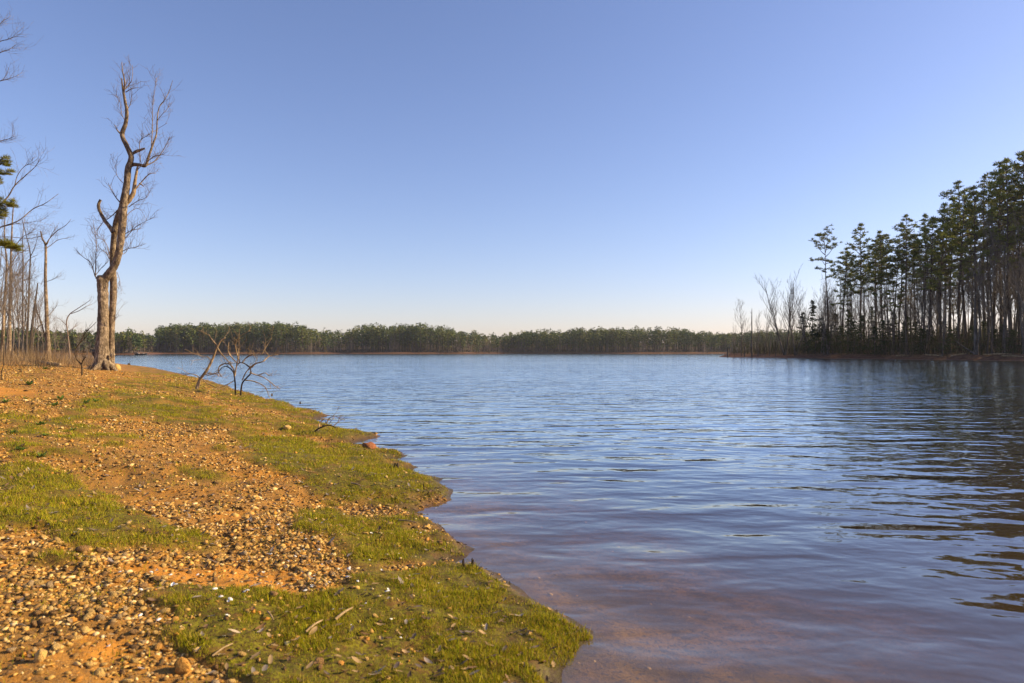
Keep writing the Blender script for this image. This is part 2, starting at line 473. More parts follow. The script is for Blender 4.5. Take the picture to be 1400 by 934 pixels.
# ------------------------------------------------------------------ water: closed body, clear near the bank and murky with depth
m, n, l = new_mat("lake_water")
geo = N(n, "ShaderNodeNewGeometry"); P = geo.outputs['Position']
def wav(sx, sy, rot, scale, detail, dist=0.0, rough=0.5):
    mp = N(n, "ShaderNodeMapping"); mp.inputs['Rotation'].default_value = (0, 0, math.radians(rot)); mp.inputs['Scale'].default_value = (sx, sy, 1)
    l.new(P, mp.inputs[0])
    return noise(n, l, mp.outputs[0], scale, detail, rough, dist)
def mul(a, k):
    q = N(n, "ShaderNodeMath", operation='MULTIPLY'); l.new(a, q.inputs[0])
    if hasattr(k, 'is_output'): l.new(k, q.inputs[1])
    else: q.inputs[1].default_value = k
    return q.outputs[0]
def add(a, b):
    q = N(n, "ShaderNodeMath", operation='ADD'); l.new(a, q.inputs[0]); l.new(b, q.inputs[1]); return q.outputs[0]
wa = wav(0.36, 1.0, 8, 1.45, 1.6, 0.25)
wb = wav(0.55, 1.0, -14, 3.4, 1.5, 0.3)
wc = wav(0.4, 1.0, 3, 0.33, 1.0, 0.0)
wd = wav(0.7, 1.0, 20, 9.0, 1.0, 0.2)
gust = ramp(n, l, wav(0.5, 1.0, 5, 0.06, 2, 0.3), 0.3, 0.7)
gk = N(n, "ShaderNodeMapRange"); l.new(gust, gk.inputs[0]); gk.inputs[3].default_value = 0.55; gk.inputs[4].default_value = 1.25
sp_ = N(n, "ShaderNodeSeparateXYZ"); l.new(P, sp_.inputs[0])
off = N(n, "ShaderNodeMapRange"); l.new(sp_.outputs[1], off.inputs[0]); off.inputs[1].default_value = 6.0; off.inputs[2].default_value = 70.0; off.inputs[3].default_value = 0.55; off.inputs[4].default_value = 0.62   # wind chop grows away from the sheltered bank
hh = add(mul(add(mul(wa, 0.085), mul(wc, 0.06)), mul(off.outputs[0], 1.0)), mul(mul(add(mul(wb, 0.048), mul(wd, 0.010)), gk.outputs[0]), off.outputs[0]))
hh = add(hh, mul(wa, 0.022))
# wind waves run in towards the bank: their gentle faces look this way, the short back faces hide behind the crests
def mth(op, a, b=None):
    q = N(n, "ShaderNodeMath", operation=op)
    for i_, v_ in enumerate((a, b)):
        if v_ is None: continue
        if hasattr(v_, 'is_output'): l.new(v_, q.inputs[i_])
        else: q.inputs[i_].default_value = v_
    return q.outputs[0]
y20 = mth('SUBTRACT', sp_.outputs[1], 22.0)
ramp_y = mth('ADD', mth('SQRT', mth('ADD', mth('MULTIPLY', y20, y20), 200.0)), y20)
hh = add(hh, mul(ramp_y, 0.5 * 0.062))
bp = N(n, "ShaderNodeBump"); bp.inputs['Strength'].default_value = 1.0; bp.inputs['Distance'].default_value = 1.0
l.new(hh, bp.inputs['Height'])
fr = N(n, "ShaderNodeFresnel")
iv = N(n, "ShaderNodeMapRange"); l.new(sp_.outputs[1], iv.inputs[0]); iv.inputs[1].default_value = 4.0; iv.inputs[2].default_value = 13.0; iv.inputs[3].default_value = 1.0; iv.inputs[4].default_value = 0.36   # reflection raised with distance offshore, a painted sheen that brightens open water
bk_ = geo.outputs['Backfacing']
ior_o = mth('ADD', mth('MULTIPLY', 1.75, mth('SUBTRACT', 1.0, bk_)), mth('MULTIPLY', 1 / 1.75, bk_))   # same reflectance for light leaving as for light entering
l.new(ior_o, fr.inputs['IOR']); l.new(bp.outputs[0], fr.inputs['Normal'])
tr = N(n, "ShaderNodeBsdfTransparent"); tr.inputs[0].default_value = (1, 1, 1, 1)
df = N(n, "ShaderNodeBsdfDiffuse"); df.inputs[0].default_value = (0.25, 0.165, 0.085, 1)
silt = N(n, "ShaderNodeMapRange"); l.new(sp_.outputs[1], silt.inputs[0]); silt.inputs[1].default_value = 4.0; silt.inputs[2].default_value = 26.0; silt.inputs[3].default_value = 0.17; silt.inputs[4].default_value = 0.11   # silt stirred up along the bank
dcol = mixc(n, l, silt.outputs[0], (0.085, 0.095, 0.045), (0.26, 0.165, 0.065)); n_map = N(n, "ShaderNodeMapRange"); l.new(sp_.outputs[1], n_map.inputs[0]); n_map.inputs[1].default_value = 26.0; n_map.inputs[2].default_value = 5.0; l.new(n_map.outputs[0], dcol.node.inputs[0]); l.new(dcol, df.inputs[0])
mk = N(n, "ShaderNodeMixShader"); l.new(silt.outputs[0], mk.inputs[0]); l.new(tr.outputs[0], mk.inputs[1]); l.new(df.outputs[0], mk.inputs[2])
gl = N(n, "ShaderNodeBsdfGlossy"); rgh = N(n, "ShaderNodeMapRange"); l.new(sp_.outputs[1], rgh.inputs[0]); rgh.inputs[1].default_value = 20.0; rgh.inputs[2].default_value = 140.0; rgh.inputs[3].default_value = 0.012; rgh.inputs[4].default_value = 0.05; l.new(rgh.outputs[0], gl.inputs['Roughness']);   # ripples too small to see blur the far reflections
gl.inputs[0].default_value = (0.86, 0.955, 1.0, 1); l.new(bp.outputs[0], gl.inputs['Normal'])
mx = N(n, "ShaderNodeMixShader"); l.new(mth('POWER', fr.outputs[0], iv.outputs[0]), mx.inputs[0]); l.new(mk.outputs[0], mx.inputs[1]); l.new(gl.outputs[0], mx.inputs[2])
va = N(n, "ShaderNodeVolumeAbsorption"); va.inputs['Color'].default_value = (0.75, 0.68, 0.46, 1); va.inputs['Density'].default_value = 8.5
mo = N(n, "ShaderNodeOutputMaterial"); l.new(mx.outputs[0], mo.inputs['Surface']); l.new(va.outputs[0], mo.inputs['Volume'])
M_WATER = m
S, ZB = 4000.0, -12.0
wv = [(-S, -S, 0), (S, -S, 0), (S, S, 0), (-S, S, 0), (-S, -S, ZB), (S, -S, ZB), (S, S, ZB), (-S, S, ZB)]
wq = [(0, 1, 2, 3), (7, 6, 5, 4), (0, 4, 5, 1), (1, 5, 6, 2), (2, 6, 7, 3), (3, 7, 4, 0)]
water = link('water', mesh('water', wv, [np.array(wq)], M_WATER))
tag(water, 'rippled blue lake water turning brown and clear at the shore', 'water', kind='structure')

# ------------------------------------------------------------------ tree builders
UP = np.array([0, 0, 1.0])
def rvec(r): 
    v = r.normal(0, 1, 3); return v / np.linalg.norm(v)

def grow(out, r, p, d, L, rad, lev, maxlev, kids, up=0.12, wig=0.16, spread=0.75, rmin=0.006, start=0.25, shrink=0.55, segs=None):
    """recursive bare branch; out collects (level, points, radii)"""
    k = segs or max(3, int(5 - lev))
    pts = [np.array(p, float)]; d = np.array(d, float)
    for q in range(k):
        d = d + rvec(r) * wig + UP * up * (1 if lev else 0.3); d /= np.linalg.norm(d)
        pts.append(pts[-1] + d * L / k)
    rend = max(rad * (0.35 if lev else 0.30), rmin * 0.6)
    rads = np.linspace(rad, rend, k + 1)
    out.append((lev, np.array(pts), rads))
    if lev >= maxlev: return
    nk = kids[min(lev, len(kids) - 1)]
    nk = max(1, int(round(nk * r.uniform(0.75, 1.25))))
    for c in range(nk):
        t = start + (1 - start) * (c + r.uniform(0.2, 0.9)) / nk
        f = min(t, 0.99) * k; i0 = int(f); f -= i0
        b = pts[i0] * (1 - f) + pts[i0 + 1] * f
        dd = pts[i0 + 1] - pts[i0]; dd /= np.linalg.norm(dd)
        side = rvec(r); side -= dd * side.dot(dd); side /= np.linalg.norm(side) + 1e-9
        nd = dd * (1 - spread * 0.55) + side * spread + UP * 0.15; nd /= np.linalg.norm(nd)
        rr_ = max(np.interp(t * k, np.arange(k + 1), rads) * r.uniform(0.45, 0.65), rmin)
        grow(out, r, b, nd, L * shrink * r.uniform(0.7, 1.15) * (1.15 - 0.55 * t if lev == 0 else 1), rr_, lev + 1, maxlev, kids, up, wig, spread, rmin, 0.2, shrink)

def bare_variant(seed, H, rad, kids=(9, 5, 4), maxlev=3, start=0.35, lean=(0, 0), stems=1, mat=M_GREYBARK, rmin=0.012, spread=0.7, up=0.16, shrink=0.42, wig=0.14, tw=None):
    r = np.random.default_rng(seed)
    tr_, br = Tubes(), Tubes()
    for s_ in range(stems):
        out = []
        ang = r.uniform(0, 6.28); tilt = (0.0 if stems == 1 else r.uniform(0.10, 0.28))
        d = np.array([math.cos(ang) * tilt + lean[0], math.sin(ang) * tilt + lean[1], 1.0]); d /= np.linalg.norm(d)
        grow(out, r, (math.cos(ang) * 0.12 * (stems > 1), math.sin(ang) * 0.12 * (stems > 1), -0.25), d, H * (1 if s_ == 0 else r.uniform(0.7, 1)), rad, 0, maxlev, kids, up=up, wig=wig * 0.45 + 0.02, spread=spread, rmin=rmin, start=start, shrink=shrink, segs=9)
        for lev, P_, R_ in out:
            if lev == 0:
                q, rq = smooth_line(P_, R_, 18); rq[0] *= 1.5; rq[1] *= 1.15
                tr_.add(q, rq, 7)
            else:
                br.add(P_, R_, 4 if lev == 1 else 3)
    return tr_.mesh('bare_trunk', mat), br.mesh('bare_branches', tw or M_TWIGFAR)

def needle_clump(Vs, Fs, n0, c, size, k, r, width, updir=0.35):
    """a tuft of k narrow needle-sprays around a point"""
    d = r.normal(0, 1, (k, 3)); d[:, 2] = np.abs(d[:, 2]) * 0.8 + updir * r.uniform(-0.3, 1, k)
    d /= np.linalg.norm(d, axis=1)[:, None]
    side = np.cross(d, r.normal(0, 1, (k, 3))); side /= np.linalg.norm(side, axis=1)[:, None] + 1e-9
    L = size * r.uniform(0.55, 1.15, (k, 1))
    base = c + d * L * 0.08
    a = base + side * width * 0.25; b = base + d * L * 0.55 + side * width * 0.5; e = base + d * L; f = base + d * L * 0.5 - side * width * 0.5
    Vs.append(np.stack([a, b, e, f], 1).reshape(-1, 3))
    q = np.arange(k)[:, None] * 4 + np.array([[0, 1, 2, 3]]) + n0
    Fs.append(q)
    return n0 + 4 * k

def pine_variant(seed, H, rad, crown=0.42, width=3.2, limbs=34, lean=0.02, k=12, size=0.62, nw=0.17, flat=False, low=0.0):
    r = np.random.default_rng(seed)
    t = Tubes(); br = Tubes(); Vs, Fs, n0 = [], [], 0
    ang = r.uniform(0, 6.28)
    m_ = 12
    z = np.linspace(-0.3, H, m_)
    bend = np.cumsum(r.normal(0, 0.035, (m_, 2)), 0) * H / 14
    P_ = np.stack([bend[:, 0] + math.cos(ang) * lean * z, bend[:, 1] + math.sin(ang) * lean * z, z], 1); P_ -= P_[0] * np.array([1, 1, 0])
    R_ = rad * (1 - 0.86 * (z / H).clip(0, 1)); R_[0] *= 1.35
    q, rq = smooth_line(P_, R_, 26); t.add(q, rq, 8, 0.03, seed)
    def at(zz): return np.array([np.interp(zz, P_[:, 2], P_[:, 0]), np.interp(zz, P_[:, 2], P_[:, 1]), zz])
    z0 = H * (1 - crown)
    # dead stubs below the crown
    for c in range(26):
        zz = r.uniform(H * 0.2, z0); a = r.uniform(0, 6.28); L = r.uniform(0.4, 1.8)
        b = at(zz); d = np.array([math.cos(a), math.sin(a), r.uniform(-0.25, 0.25)])
        br.add([b, b + d * L * 0.5, b + d * L + UP * r.uniform(-0.2, 0.2)], [0.03, 0.02, 0.01], 3)
    for c in range(limbs):
        u = (c + r.uniform(0, 1)) / limbs
        zz = z0 + (H - z0) * u ** 0.9
        prof = math.sin(math.pi * min(1, 0.18 + 0.82 * u) ** 0.9) if not flat else 0.55 + 0.45 * u * (1.9 - u)
        L = width * (0.25 + 0.8 * prof) * r.uniform(0.45, 1.15)
        if r.random() < 0.16: L *= 1.3
        if u > 0.9: L *= 0.6
        a = c * 2.399 + r.uniform(-0.6, 0.6)
        b = at(min(zz, H - 0.1))
        rise = r.uniform(-0.1, 0.4) + 0.5 * u
        d = np.array([math.cos(a), math.sin(a), rise]); d /= np.linalg.norm(d)
        pts = [b]; dd = d.copy()
        for s_ in range(4):
            dd = dd + rvec(r) * 0.18 + UP * (0.07 if s_ > 1 else -0.04); dd /= np.linalg.norm(dd); pts.append(pts[-1] + dd * L / 4)
        br.add(pts, np.linspace(0.055 + 0.012 * L, 0.015, 5), 4)
        ncl = max(3, int(L * 3.1))
        for s_ in range(ncl):
            f = r.uniform(0.35, 1.0) ** 0.7 * 4; i0 = min(int(f), 3); f -= i0
            base = pts[i0] * (1 - f) + pts[i0 + 1] * f
            off = rvec(r) * r.uniform(0.15, 0.62) * (0.5 + 0.25 * L) * np.array([1, 1, 0.45])
            cpos = base + off
            if s_ % 2 == 0: br.add([base, base + off * 0.6, cpos], [0.02, 0.015, 0.01], 3)
            n0 = needle_clump(Vs, Fs, n0, cpos, size * r.uniform(0.7, 1.2), k, r, nw)
    n0 = needle_clump(Vs, Fs, n0, P_[-1], size, k * 2, r, nw)
    tm = t.mesh('pine_trunk', M_PINEBARK)
    bm_ = br.mesh('pine_limbs', M_PINEBARK)
    cm = mesh('pine_needles', np.concatenate(Vs), [np.concatenate(Fs)], M_NEEDLE)
    return tm, bm_, cm

def cedar_variant(seed, H, W, k=9):
    r = np.random.default_rng(seed)
    t = Tubes(); t.add([(0, 0, -0.2), (0.05, 0, H * 0.5), (0, 0.05, H)], [0.13, 0.08, 0.02], 6)
    Vs, Fs, n0 = [], [], 0
    for c in range(int(85 * H / 7)):
        u = r.uniform(0.03, 1) ; zz = H * u
        rad = W * (1 - u) ** 0.7 * r.uniform(0.2, 1.1) * (0.75 + 0.35 * math.sin(c * 1.7)); a = r.uniform(0, 6.28)
        n0 = needle_clump(Vs, Fs, n0, np.array([math.cos(a) * rad, math.sin(a) * rad, zz]), 0.55, k, r, 0.16, 0.1)
    return t.mesh('cedar_trunk', M_GREYBARK), mesh('cedar_foliage', np.concatenate(Vs), [np.concatenate(Fs)], M_CEDAR)

def place(meshes, names, root, label, cat, loc, rz=0.0, scl=1.0, group=None):
    o = empty(root, loc, rz, 1.0)
    o.scale = scl if hasattr(scl, '__len__') else (scl, scl, scl)
    for me, nm in zip(meshes, names):
        c = link(nm, me, o)
        if nm in ('limbs', 'branches', 'crown'): c['kind'] = 'stuff'      # hundreds of twigs or needle tufts
    tag(o, label, cat, group)
    return o

M_TWIGFAR = plain_noise_mat("bare_twigs", (0.10, 0.082, 0.07), (0.19, 0.155, 0.13), 2.0, rand=0.2)

# ------------------------------------------------------------------ the tall dead tree on the bank
hx, hy, hz = hit(140, 506)
HD = hy
def W(px, py, dd=0.0):
    d = HD + dd
    return np.array([(px - 700) / F * d, d, HC + (HY - py) / F * d])
PXM = HD / F
hero = empty('dead_tree', (hx, hy, hz))
H0 = np.array([hx, hy, hz])
def hpath(pts, wid, n=14, dds=None):
    dds = dds or [0] * len(pts)
    P_ = [W(a, b, dd) - H0 for (a, b), dd in zip(pts, dds)]
    return smooth_line(P_, np.array(wid) * PXM * 0.5, n)
def hadd(tb, pts, wid, n=14, dds=None, sides=10, lump=0.05, seed=1):
    q, r_ = hpath(pts, wid, n, dds); tb.add(q, r_, sides, lump, seed); return q, r_
t1 = Tubes()
hadd(t1, [(138, 514), (138.5, 506), (139, 494), (139.5, 478), (140.5, 450), (141, 425), (140.5, 400), (140, 384), (139.5, 377)], [30, 23.5, 19.5, 17, 14.5, 13.5, 13.5, 15, 12], 60, None, 18, 0.07, 3)
hadd(t1, [(139, 392), (144, 381), (150, 373), (156, 364.5), (161, 352), (164, 336), (167, 312), (168, 292), (169, 278), (172, 262), (173.5, 250), (175.5, 230), (179.5, 215), (173, 199), (167, 184), (171.5, 170), (173.5, 153), (171, 138), (168.5, 124), (166, 107)],
     [10, 11, 10, 9.5, 9, 9, 9.5, 10, 10, 8.8, 8.2, 7.6, 6.6, 6, 5.6, 5, 4.2, 3.6, 3, 1.2], 90, [0, 0, -.02, -.05, -.08, -.1] + [-.1] * 14, 12, 0.06, 5)
for a, b in (((131, 380), (136, 381)), ((127.5, 482), (134, 484)), ((157, 484), (152, 487)), ((126, 478), (131, 486))):
    P_ = [W(*b) - H0, W((a[0] + b[0]) / 2, (a[1] + b[1]) / 2) - H0, W(*a) - H0]
    t1.add(P_, [0.13, 0.10, 0.04], 8, 0.12, 9)
link('trunk', t1.mesh('dead_tree_trunk', M_BARK), hero)
for c in range(7):
    a_ = c * 0.9 + 0.3; L_ = 0.45 + 0.16 * (c % 3); tb = Tubes(); dx, dy = math.cos(a_), math.sin(a_)
    e0 = ground_at(hx + dx * L_ * 1.5, hy + dy * L_ * 1.5) - hz
    q, r_ = smooth_line([(dx * 0.12, dy * 0.12, 0.62), (dx * 0.30, dy * 0.30, 0.26), (dx * L_, dy * L_, 0.06), (dx * L_ * 1.5, dy * L_ * 1.5, e0 - 0.04)], [0.13, 0.13, 0.10, 0.04], 14)
    tb.add(q, r_, 8, 0.12, c); link('root', tb.mesh('dead_tree_root', M_BARK), hero)
t2 = Tubes()
hadd(t2, [(150, 514), (151, 505), (151.5, 490), (152, 470), (152.5, 455), (153.5, 430), (154.5, 410), (155, 392), (154.5, 370), (154, 350), (155.5, 327), (158.5, 305), (164.5, 287), (168, 280)],
     [14, 11.5, 10, 8.6, 8, 8.5, 9.2, 9.4, 8.4, 7.8, 7.8, 7.6, 7.2, 6], 70, [.35, .35, .35, .35, .35, .33, .3, .3, .28, .25, .2, .12, .04, 0], 10, 0.06, 7)
tk2 = link('trunk', t2.mesh('dead_tree_trunk', M_BARK), hero)
t3 = Tubes()
hadd(t3, [(155, 318), (151, 311.5), (143.5, 302), (136.5, 289), (134.5, 280), (137.5, 273)], [6.5, 5.6, 5, 4.4, 4.2, 3.4], 24, None, 8, 0.08, 2)
link('broken_limb', t3.mesh('broken_limb', M_BARK), hero)
t4 = Tubes()
hadd(t4, [(168, 284), (173, 277), (178.5, 271), (183, 262), (184.5, 250), (185.5, 243), (187, 234), (188.5, 227)], [7.5, 7, 6.4, 5.4, 4.2, 3.8, 3.2, 2.2], 30, None, 8, 0.08, 4)
link('limb', t4.mesh('torn_limb', M_PALE), hero)
t5 = Tubes()
hadd(t5, [(175.5, 228), (182, 225), (191, 225.5), (199, 226.5), (204, 212), (209.5, 196), (214, 183), (215, 162), (218, 146), (225.5, 136), (232, 123), (236, 110)], [6, 5, 4.4, 4, 3.0, 2.4, 2.0, 1.5, 1.2, 1.0, .8, .5], 40, None, 7, 0.05, 6)
link('limb', t5.mesh('right_limb', M_BARK), hero)
t6 = Tubes()
hadd(t6, [(178, 213), (182, 209.5), (189, 206), (198, 203)], [4.6, 4.4, 4.2, 2.6], 14, None, 7, 0.1, 8)
link('broken_limb', t6.mesh('broken_stub', M_BARK), hero)
# finer branches, traced where the photograph shows them, each with its own twigs
r = np.random.default_rng(3)
traced = [([(169, 127), (170.5, 112), (167.5, 98), (166.5, 85)], 2.4), ([(171.5, 122), (176, 116), (180.5, 108), (181, 89)], 1.4), ([(172, 126), (179, 122), (187, 120)], 1.3), ([(166.5, 184), (161, 179), (157, 171)], 2.6),
    ([(201, 226), (213, 219), (225, 202), (232, 187)], 1.6), ([(207, 200), (208.5, 172), (209, 144), (214, 106)], 1.3), ([(186, 258), (193.5, 249), (204, 238), (213, 237)], 1.8), ([(191, 251), (197, 255)], 2.4),
    ([(192, 222), (191, 205), (192, 192), (204, 184), (216, 176), (229, 168)], 1.1), ([(171, 165), (166, 155), (164, 140), (158, 128)], 0.9), ([(174, 150), (179, 140), (181, 125)], 0.9),
    ([(165, 278), (157, 268), (150, 255), (148, 250)], 1.5), ([(163, 285), (152, 296), (141, 304), (133, 315)], 1.4), ([(130.5, 379), (131, 350), (131.5, 330), (127, 300)], 1.3), ([(130, 378), (124, 360), (112, 350), (101, 338)], 1.2),
    ([(131, 376), (140, 365), (148, 358)], 0.9), ([(152, 365), (149, 345), (143, 330), (130, 325)], 1.1), ([(151, 356), (145, 345), (138, 342)], 0.9), ([(167, 330), (175, 322), (186, 310), (210, 297)], 1.2), ([(168, 322), (180, 315), (193, 313)], 1.0),
    ([(170, 300), (178, 290), (188, 285), (196, 291)], 1.0), ([(165, 345), (175, 340), (186, 338), (200, 333)], 1.1), ([(166, 348), (172, 345), (180, 330)], 0.9), ([(176, 283), (188, 275), (200, 270), (206, 260)], 1.1), ([(160, 372), (164, 385), (161, 398)], 0.7),
    ([(168, 250), (160, 240), (158, 226)], 0.9), ([(188, 232), (196, 225), (206, 224), (216, 216)], 1.0), ([(152, 445), (157, 436), (163, 424)], 0.7), ([(199, 224), (210, 214), (221, 212), (231, 206)], 1.1), ([(215, 165), (222, 156), (228, 150), (232, 140)], 0.9)]
traced.append(([(218, 146), (223, 140), (225.5, 136), (232, 123)], 0.8))
for pts, w0 in traced:
    dz = np.cumsum(r.normal(0, 0.18, len(pts))); dz -= dz[0]
    tb = Tubes()
    q, r_ = hpath(pts, np.linspace(w0 * 1.15, max(0.4, w0 * 0.35), len(pts)), 4 * len(pts), list(dz))
    tb.add(q, r_, 5)
    L0 = np.linalg.norm(q[-1] - q[0])
    for c in range(max(4, int(L0 * 8))):
        i0 = r.integers(1, len(q) - 1); d = q[i0 + 1] - q[i0 - 1]; d /= np.linalg.norm(d)
        out = []
        nd = d * 0.8 + rvec(r) * 0.7 + UP * 0.25; nd /= np.linalg.norm(nd)
        grow(out, r, q[i0], nd, r.uniform(0.25, 0.9), 0.0085, 1, 2, (3, 3), up=0.1, wig=0.2, rmin=0.006)
        for lev, P_, R_ in out: tb.add(P_, R_, 3)
    link('branch', tb.mesh('dead_tree_branch', M_TWIG), hero)
tag(hero, 'tall dead tree with two bare trunks and broken top on the orange bank', 'tree')

# ------------------------------------------------------------------ other dead wood on the near bank
def traced_wood(name, base_px, paths, label, cat, mat, twigs=0, tw_len=0.5, seed=0, up=0.1, dmax=700, thin=0.6, mat2=None):
    bx_, by_, bz_ = hit(*base_px, dmax)
    o = empty(name, (bx_, by_, bz_)); B0 = np.array([bx_, by_, bz_])
    r = np.random.default_rng(seed)
    s_ = by_ / F
    for idx, (pts, w0, w1) in enumerate(paths):
        dz = np.cumsum(r.normal(0, 0.10, len(pts))) * by_ / 25
        if idx == 0 or w0 > 3: dz *= 0.2
        dz -= dz[0]
        P_ = [np.array([(a - 700) / F * (by_ + z), by_ + z, HC + (HY - b) / F * (by_ + z)]) - B0 for (a, b), z in zip(pts, dz)]
        fat = 1.0 if w0 >= 2 else 1.2
        q, r_ = smooth_line(P_, np.linspace(w0, w1, len(pts)) * s_ * 0.5 * fat, 5 * len(pts))
        tb = Tubes(); tb.add(q, r_, 7 if w0 >= 2 else 5, 0.06 if w0 >= 2 else 0, idx)
        for c in range(twigs):
            i0 = r.integers(len(q) // 3, len(q) - 1); d = q[i0 + 1] - q[i0 - 1]; d /= np.linalg.norm(d) + 1e-9
            nd = d * 0.8 + rvec(r) * 0.7; nd /= np.linalg.norm(nd); out = []
            grow(out, r, q[i0], nd, tw_len * r.uniform(0.4, 1.2), thin * 0.014, 1, 2, (3, 3), up=up, wig=0.2, rmin=thin * 0.009)
            for lev, P2, R2 in out: tb.add(P2, R2, 3)
        link('stem' if idx == 0 or w0 >= 3 else 'branch', tb.mesh(name + '_branch', mat if w0 >= 2 or mat2 is None else mat2), o)
    tag(o, label, cat)
    return o
traced_wood('leaning_snag', (269, 533), [([(268, 536), (273, 520), (283, 506), (291, 490), (296, 477), (302, 466), (308, 462)], 4.6, 1.4), ([(298, 474), (291, 466), (285, 457)], 1.8, 0.7), ([(297, 475), (303, 484), (312, 494), (318, 498)], 1.7, 0.8),
    ([(274, 518), (268, 513), (258, 511), (250, 513)], 1.5, 0.5), ([(280, 512), (290, 511), (299, 513)], 1.5, 0.6), ([(278, 520), (285, 525), (294, 529), (300, 530)], 1.5, 0.6), ([(289, 494), (284, 488), (275, 489)], 1.2, 0.5)],
    'pale leaning dead sapling at the waterline beside a bushy dead shrub', 'dead sapling', M_PALE, 3, 0.5, 21, thin=0.6)
traced_wood('dead_shrub', (324, 541), [([(322, 543), (321.5, 525), (320, 512), (316, 505), (309, 501), (303, 503), (299, 509)], 2.3, 0.7), ([(329, 543), (331, 525), (338, 516), (343, 510), (341, 502), (334, 497), (328, 496), (324, 500)], 2.4, 0.9),
    ([(321, 513), (319, 504), (312, 497), (301, 500), (299, 508), (303, 515)], 1.9, 0.9), ([(328, 496), (324, 484), (322, 470), (328, 460), (342, 452)], 1.6, 0.6), ([(325, 497), (318, 490), (312, 480), (313, 468)], 1.4, 0.6),
    ([(331, 496), (337, 489), (347, 484)], 1.6, 1.0), ([(341, 503), (350, 497), (360, 494), (368, 487), (380, 485)], 1.9, 0.8), ([(358, 484), (364, 474), (371, 463)], 1.1, 0.6), ([(368, 487), (362, 480), (356, 478)], 1.0, 0.5),
    ([(335, 520), (345, 521), (354, 524), (363, 530), (368, 543)], 1.5, 0.6), ([(352, 513), (362, 517), (374, 526), (383, 533)], 1.4, 0.5), ([(341, 509), (352, 513), (362, 510), (368, 514)], 1.6, 0.7), ([(327, 497), (327, 480), (327, 466), (327, 450)], 0.8, 0.25),
    ([(321, 514), (323, 502), (325, 492), (326, 480), (324, 474)], 1.6, 0.5), ([(331, 520), (337, 508), (347, 500), (352, 488)], 1.5, 0.5), ([(300, 509), (290, 512), (281, 514)], 1.4, 0.7), ([(321, 520), (312, 525), (303, 529), (297, 528)], 1.2, 0.5)],
    'bushy dead shrub with curling bare branches at the water edge', 'dead shrub', M_DARKWOOD, 4, 0.4, 22, thin=0.5, mat2=M_PALE)
traced_wood('fallen_branch', (429, 592), [([(429, 592), (434, 587), (440, 584), (446, 582), (453, 582), (459, 585)], 2.6, 1.2), ([(436, 586), (437, 579), (444, 573), (451, 575)], 1.5, 0.7), ([(446, 580), (450, 572), (458, 569), (466, 573)], 1.3, 0.5), ([(456, 582), (462, 577), (464, 570)], 1.2, 0.4)],
    'small forked driftwood branch lying on the grassy spit', 'driftwood', M_DARKWOOD, 2, 0.16, 23, thin=0.4, mat2=M_PALE)
traced_wood('dead_sapling', (112, 514), [([(112, 517), (112, 505), (110, 497), (104, 490), (103, 478), (110, 468), (117, 455), (125, 447), (132, 440)], 1.8, 0.5), ([(111, 499), (114, 492), (117, 488)], 1.8, 1.2), ([(110, 468), (116, 463), (124, 452)], 0.9, 0.4)],
    'thin forked dead sapling in front of the tall dead tree', 'dead sapling', M_DARKWOOD, 3, 0.5, 24)
traced_wood('bent_sapling', (95, 497), [([(95, 500), (95, 480), (93, 460), (91, 440), (95, 430), (103, 424), (114, 417), (124, 410)], 2.2, 0.5), ([(97, 429), (108, 425), (118, 419), (126, 416)], 0.9, 0.4), ([(91, 445), (84, 438), (75, 433)], 0.8, 0.4), ([(93, 460), (97, 452), (104, 445)], 0.7, 0.4)],
    'slender dead sapling whose top bends toward the tall dead tree', 'dead sapling', M_TWIG, 4, 0.6, 25)
traced_wood('dead_sapling', (2, 520), [([(1.5, 523), (2, 510), (4.5, 500), (5, 488), (4.5, 470), (3, 455)], 1.3, 0.5)],
    'single thin dark sapling stick standing alone on the gravel bank', 'dead sapling', M_DARKWOOD, 2, 0.3, 26)
# clump of snags on the far end of the bank, left of the tall tree
traced_wood('bare_snag', (66, 491), [([(66, 494), (65.5, 470), (64, 440), (63, 410), (62, 380), (62.5, 350), (62, 334), (58, 327), (55.5, 316)], 6.0, 1.5), ([(62, 336), (68, 326), (78, 316), (90, 308), (97, 300)], 1.2, 0.4), ([(63, 340), (70, 335), (80, 328), (95, 325)], 0.9, 0.4), ([(64, 335), (70, 322), (77, 310)], 0.9, 0.4),
    ([(65, 470), (60, 455), (56, 440), (50, 425), (48, 412)], 2.6, 0.9), ([(64, 385), (72, 382), (80, 377)], 0.7, 0.3), ([(66, 432), (73, 424), (78, 417)], 0.8, 0.3)],
    'straight grey snag with hooked top, tallest of the bare clump', 'snag', M_BARK, 8, 1.1, 27, thin=0.8)
traced_wood('bare_snag', (41, 490), [([(40, 493), (42, 470), (44, 445), (47, 420), (50, 400), (51.5, 387)], 4.4, 1.4), ([(44, 460), (48, 452), (54, 446), (58, 440)], 2, 0.7)], 'dark curved snag with a blunt top beside the straight grey snag', 'snag', M_DARKWOOD, 3, 0.8, 28)
traced_wood('bare_tree', (35, 489), [([(35, 492), (37, 460), (39, 420), (40, 380), (41.5, 350), (38, 330), (30, 300)], 3.2, 0.6), ([(41, 352), (47, 340), (52, 322)], 1, .4), ([(39, 420), (30, 400), (20, 388)], 1, .4)], 'slim dark bare tree between two snags on the bank', 'tree', M_DARKWOOD, 16, 1.5, 29, thin=0.9)
traced_wood('bare_tree', (31, 489), [([(31, 492), (31, 450), (31, 400), (31.5, 360), (31, 330), (33, 300)], 3.0, 0.6), ([(31, 400), (22, 385), (10, 378)], 1, .4), ([(31, 370), (40, 355), (52, 348)], 1, .4)], 'thin straight bare tree standing just behind the dark curved snag', 'tree', M_BARK, 16, 1.6, 30, thin=0.9)
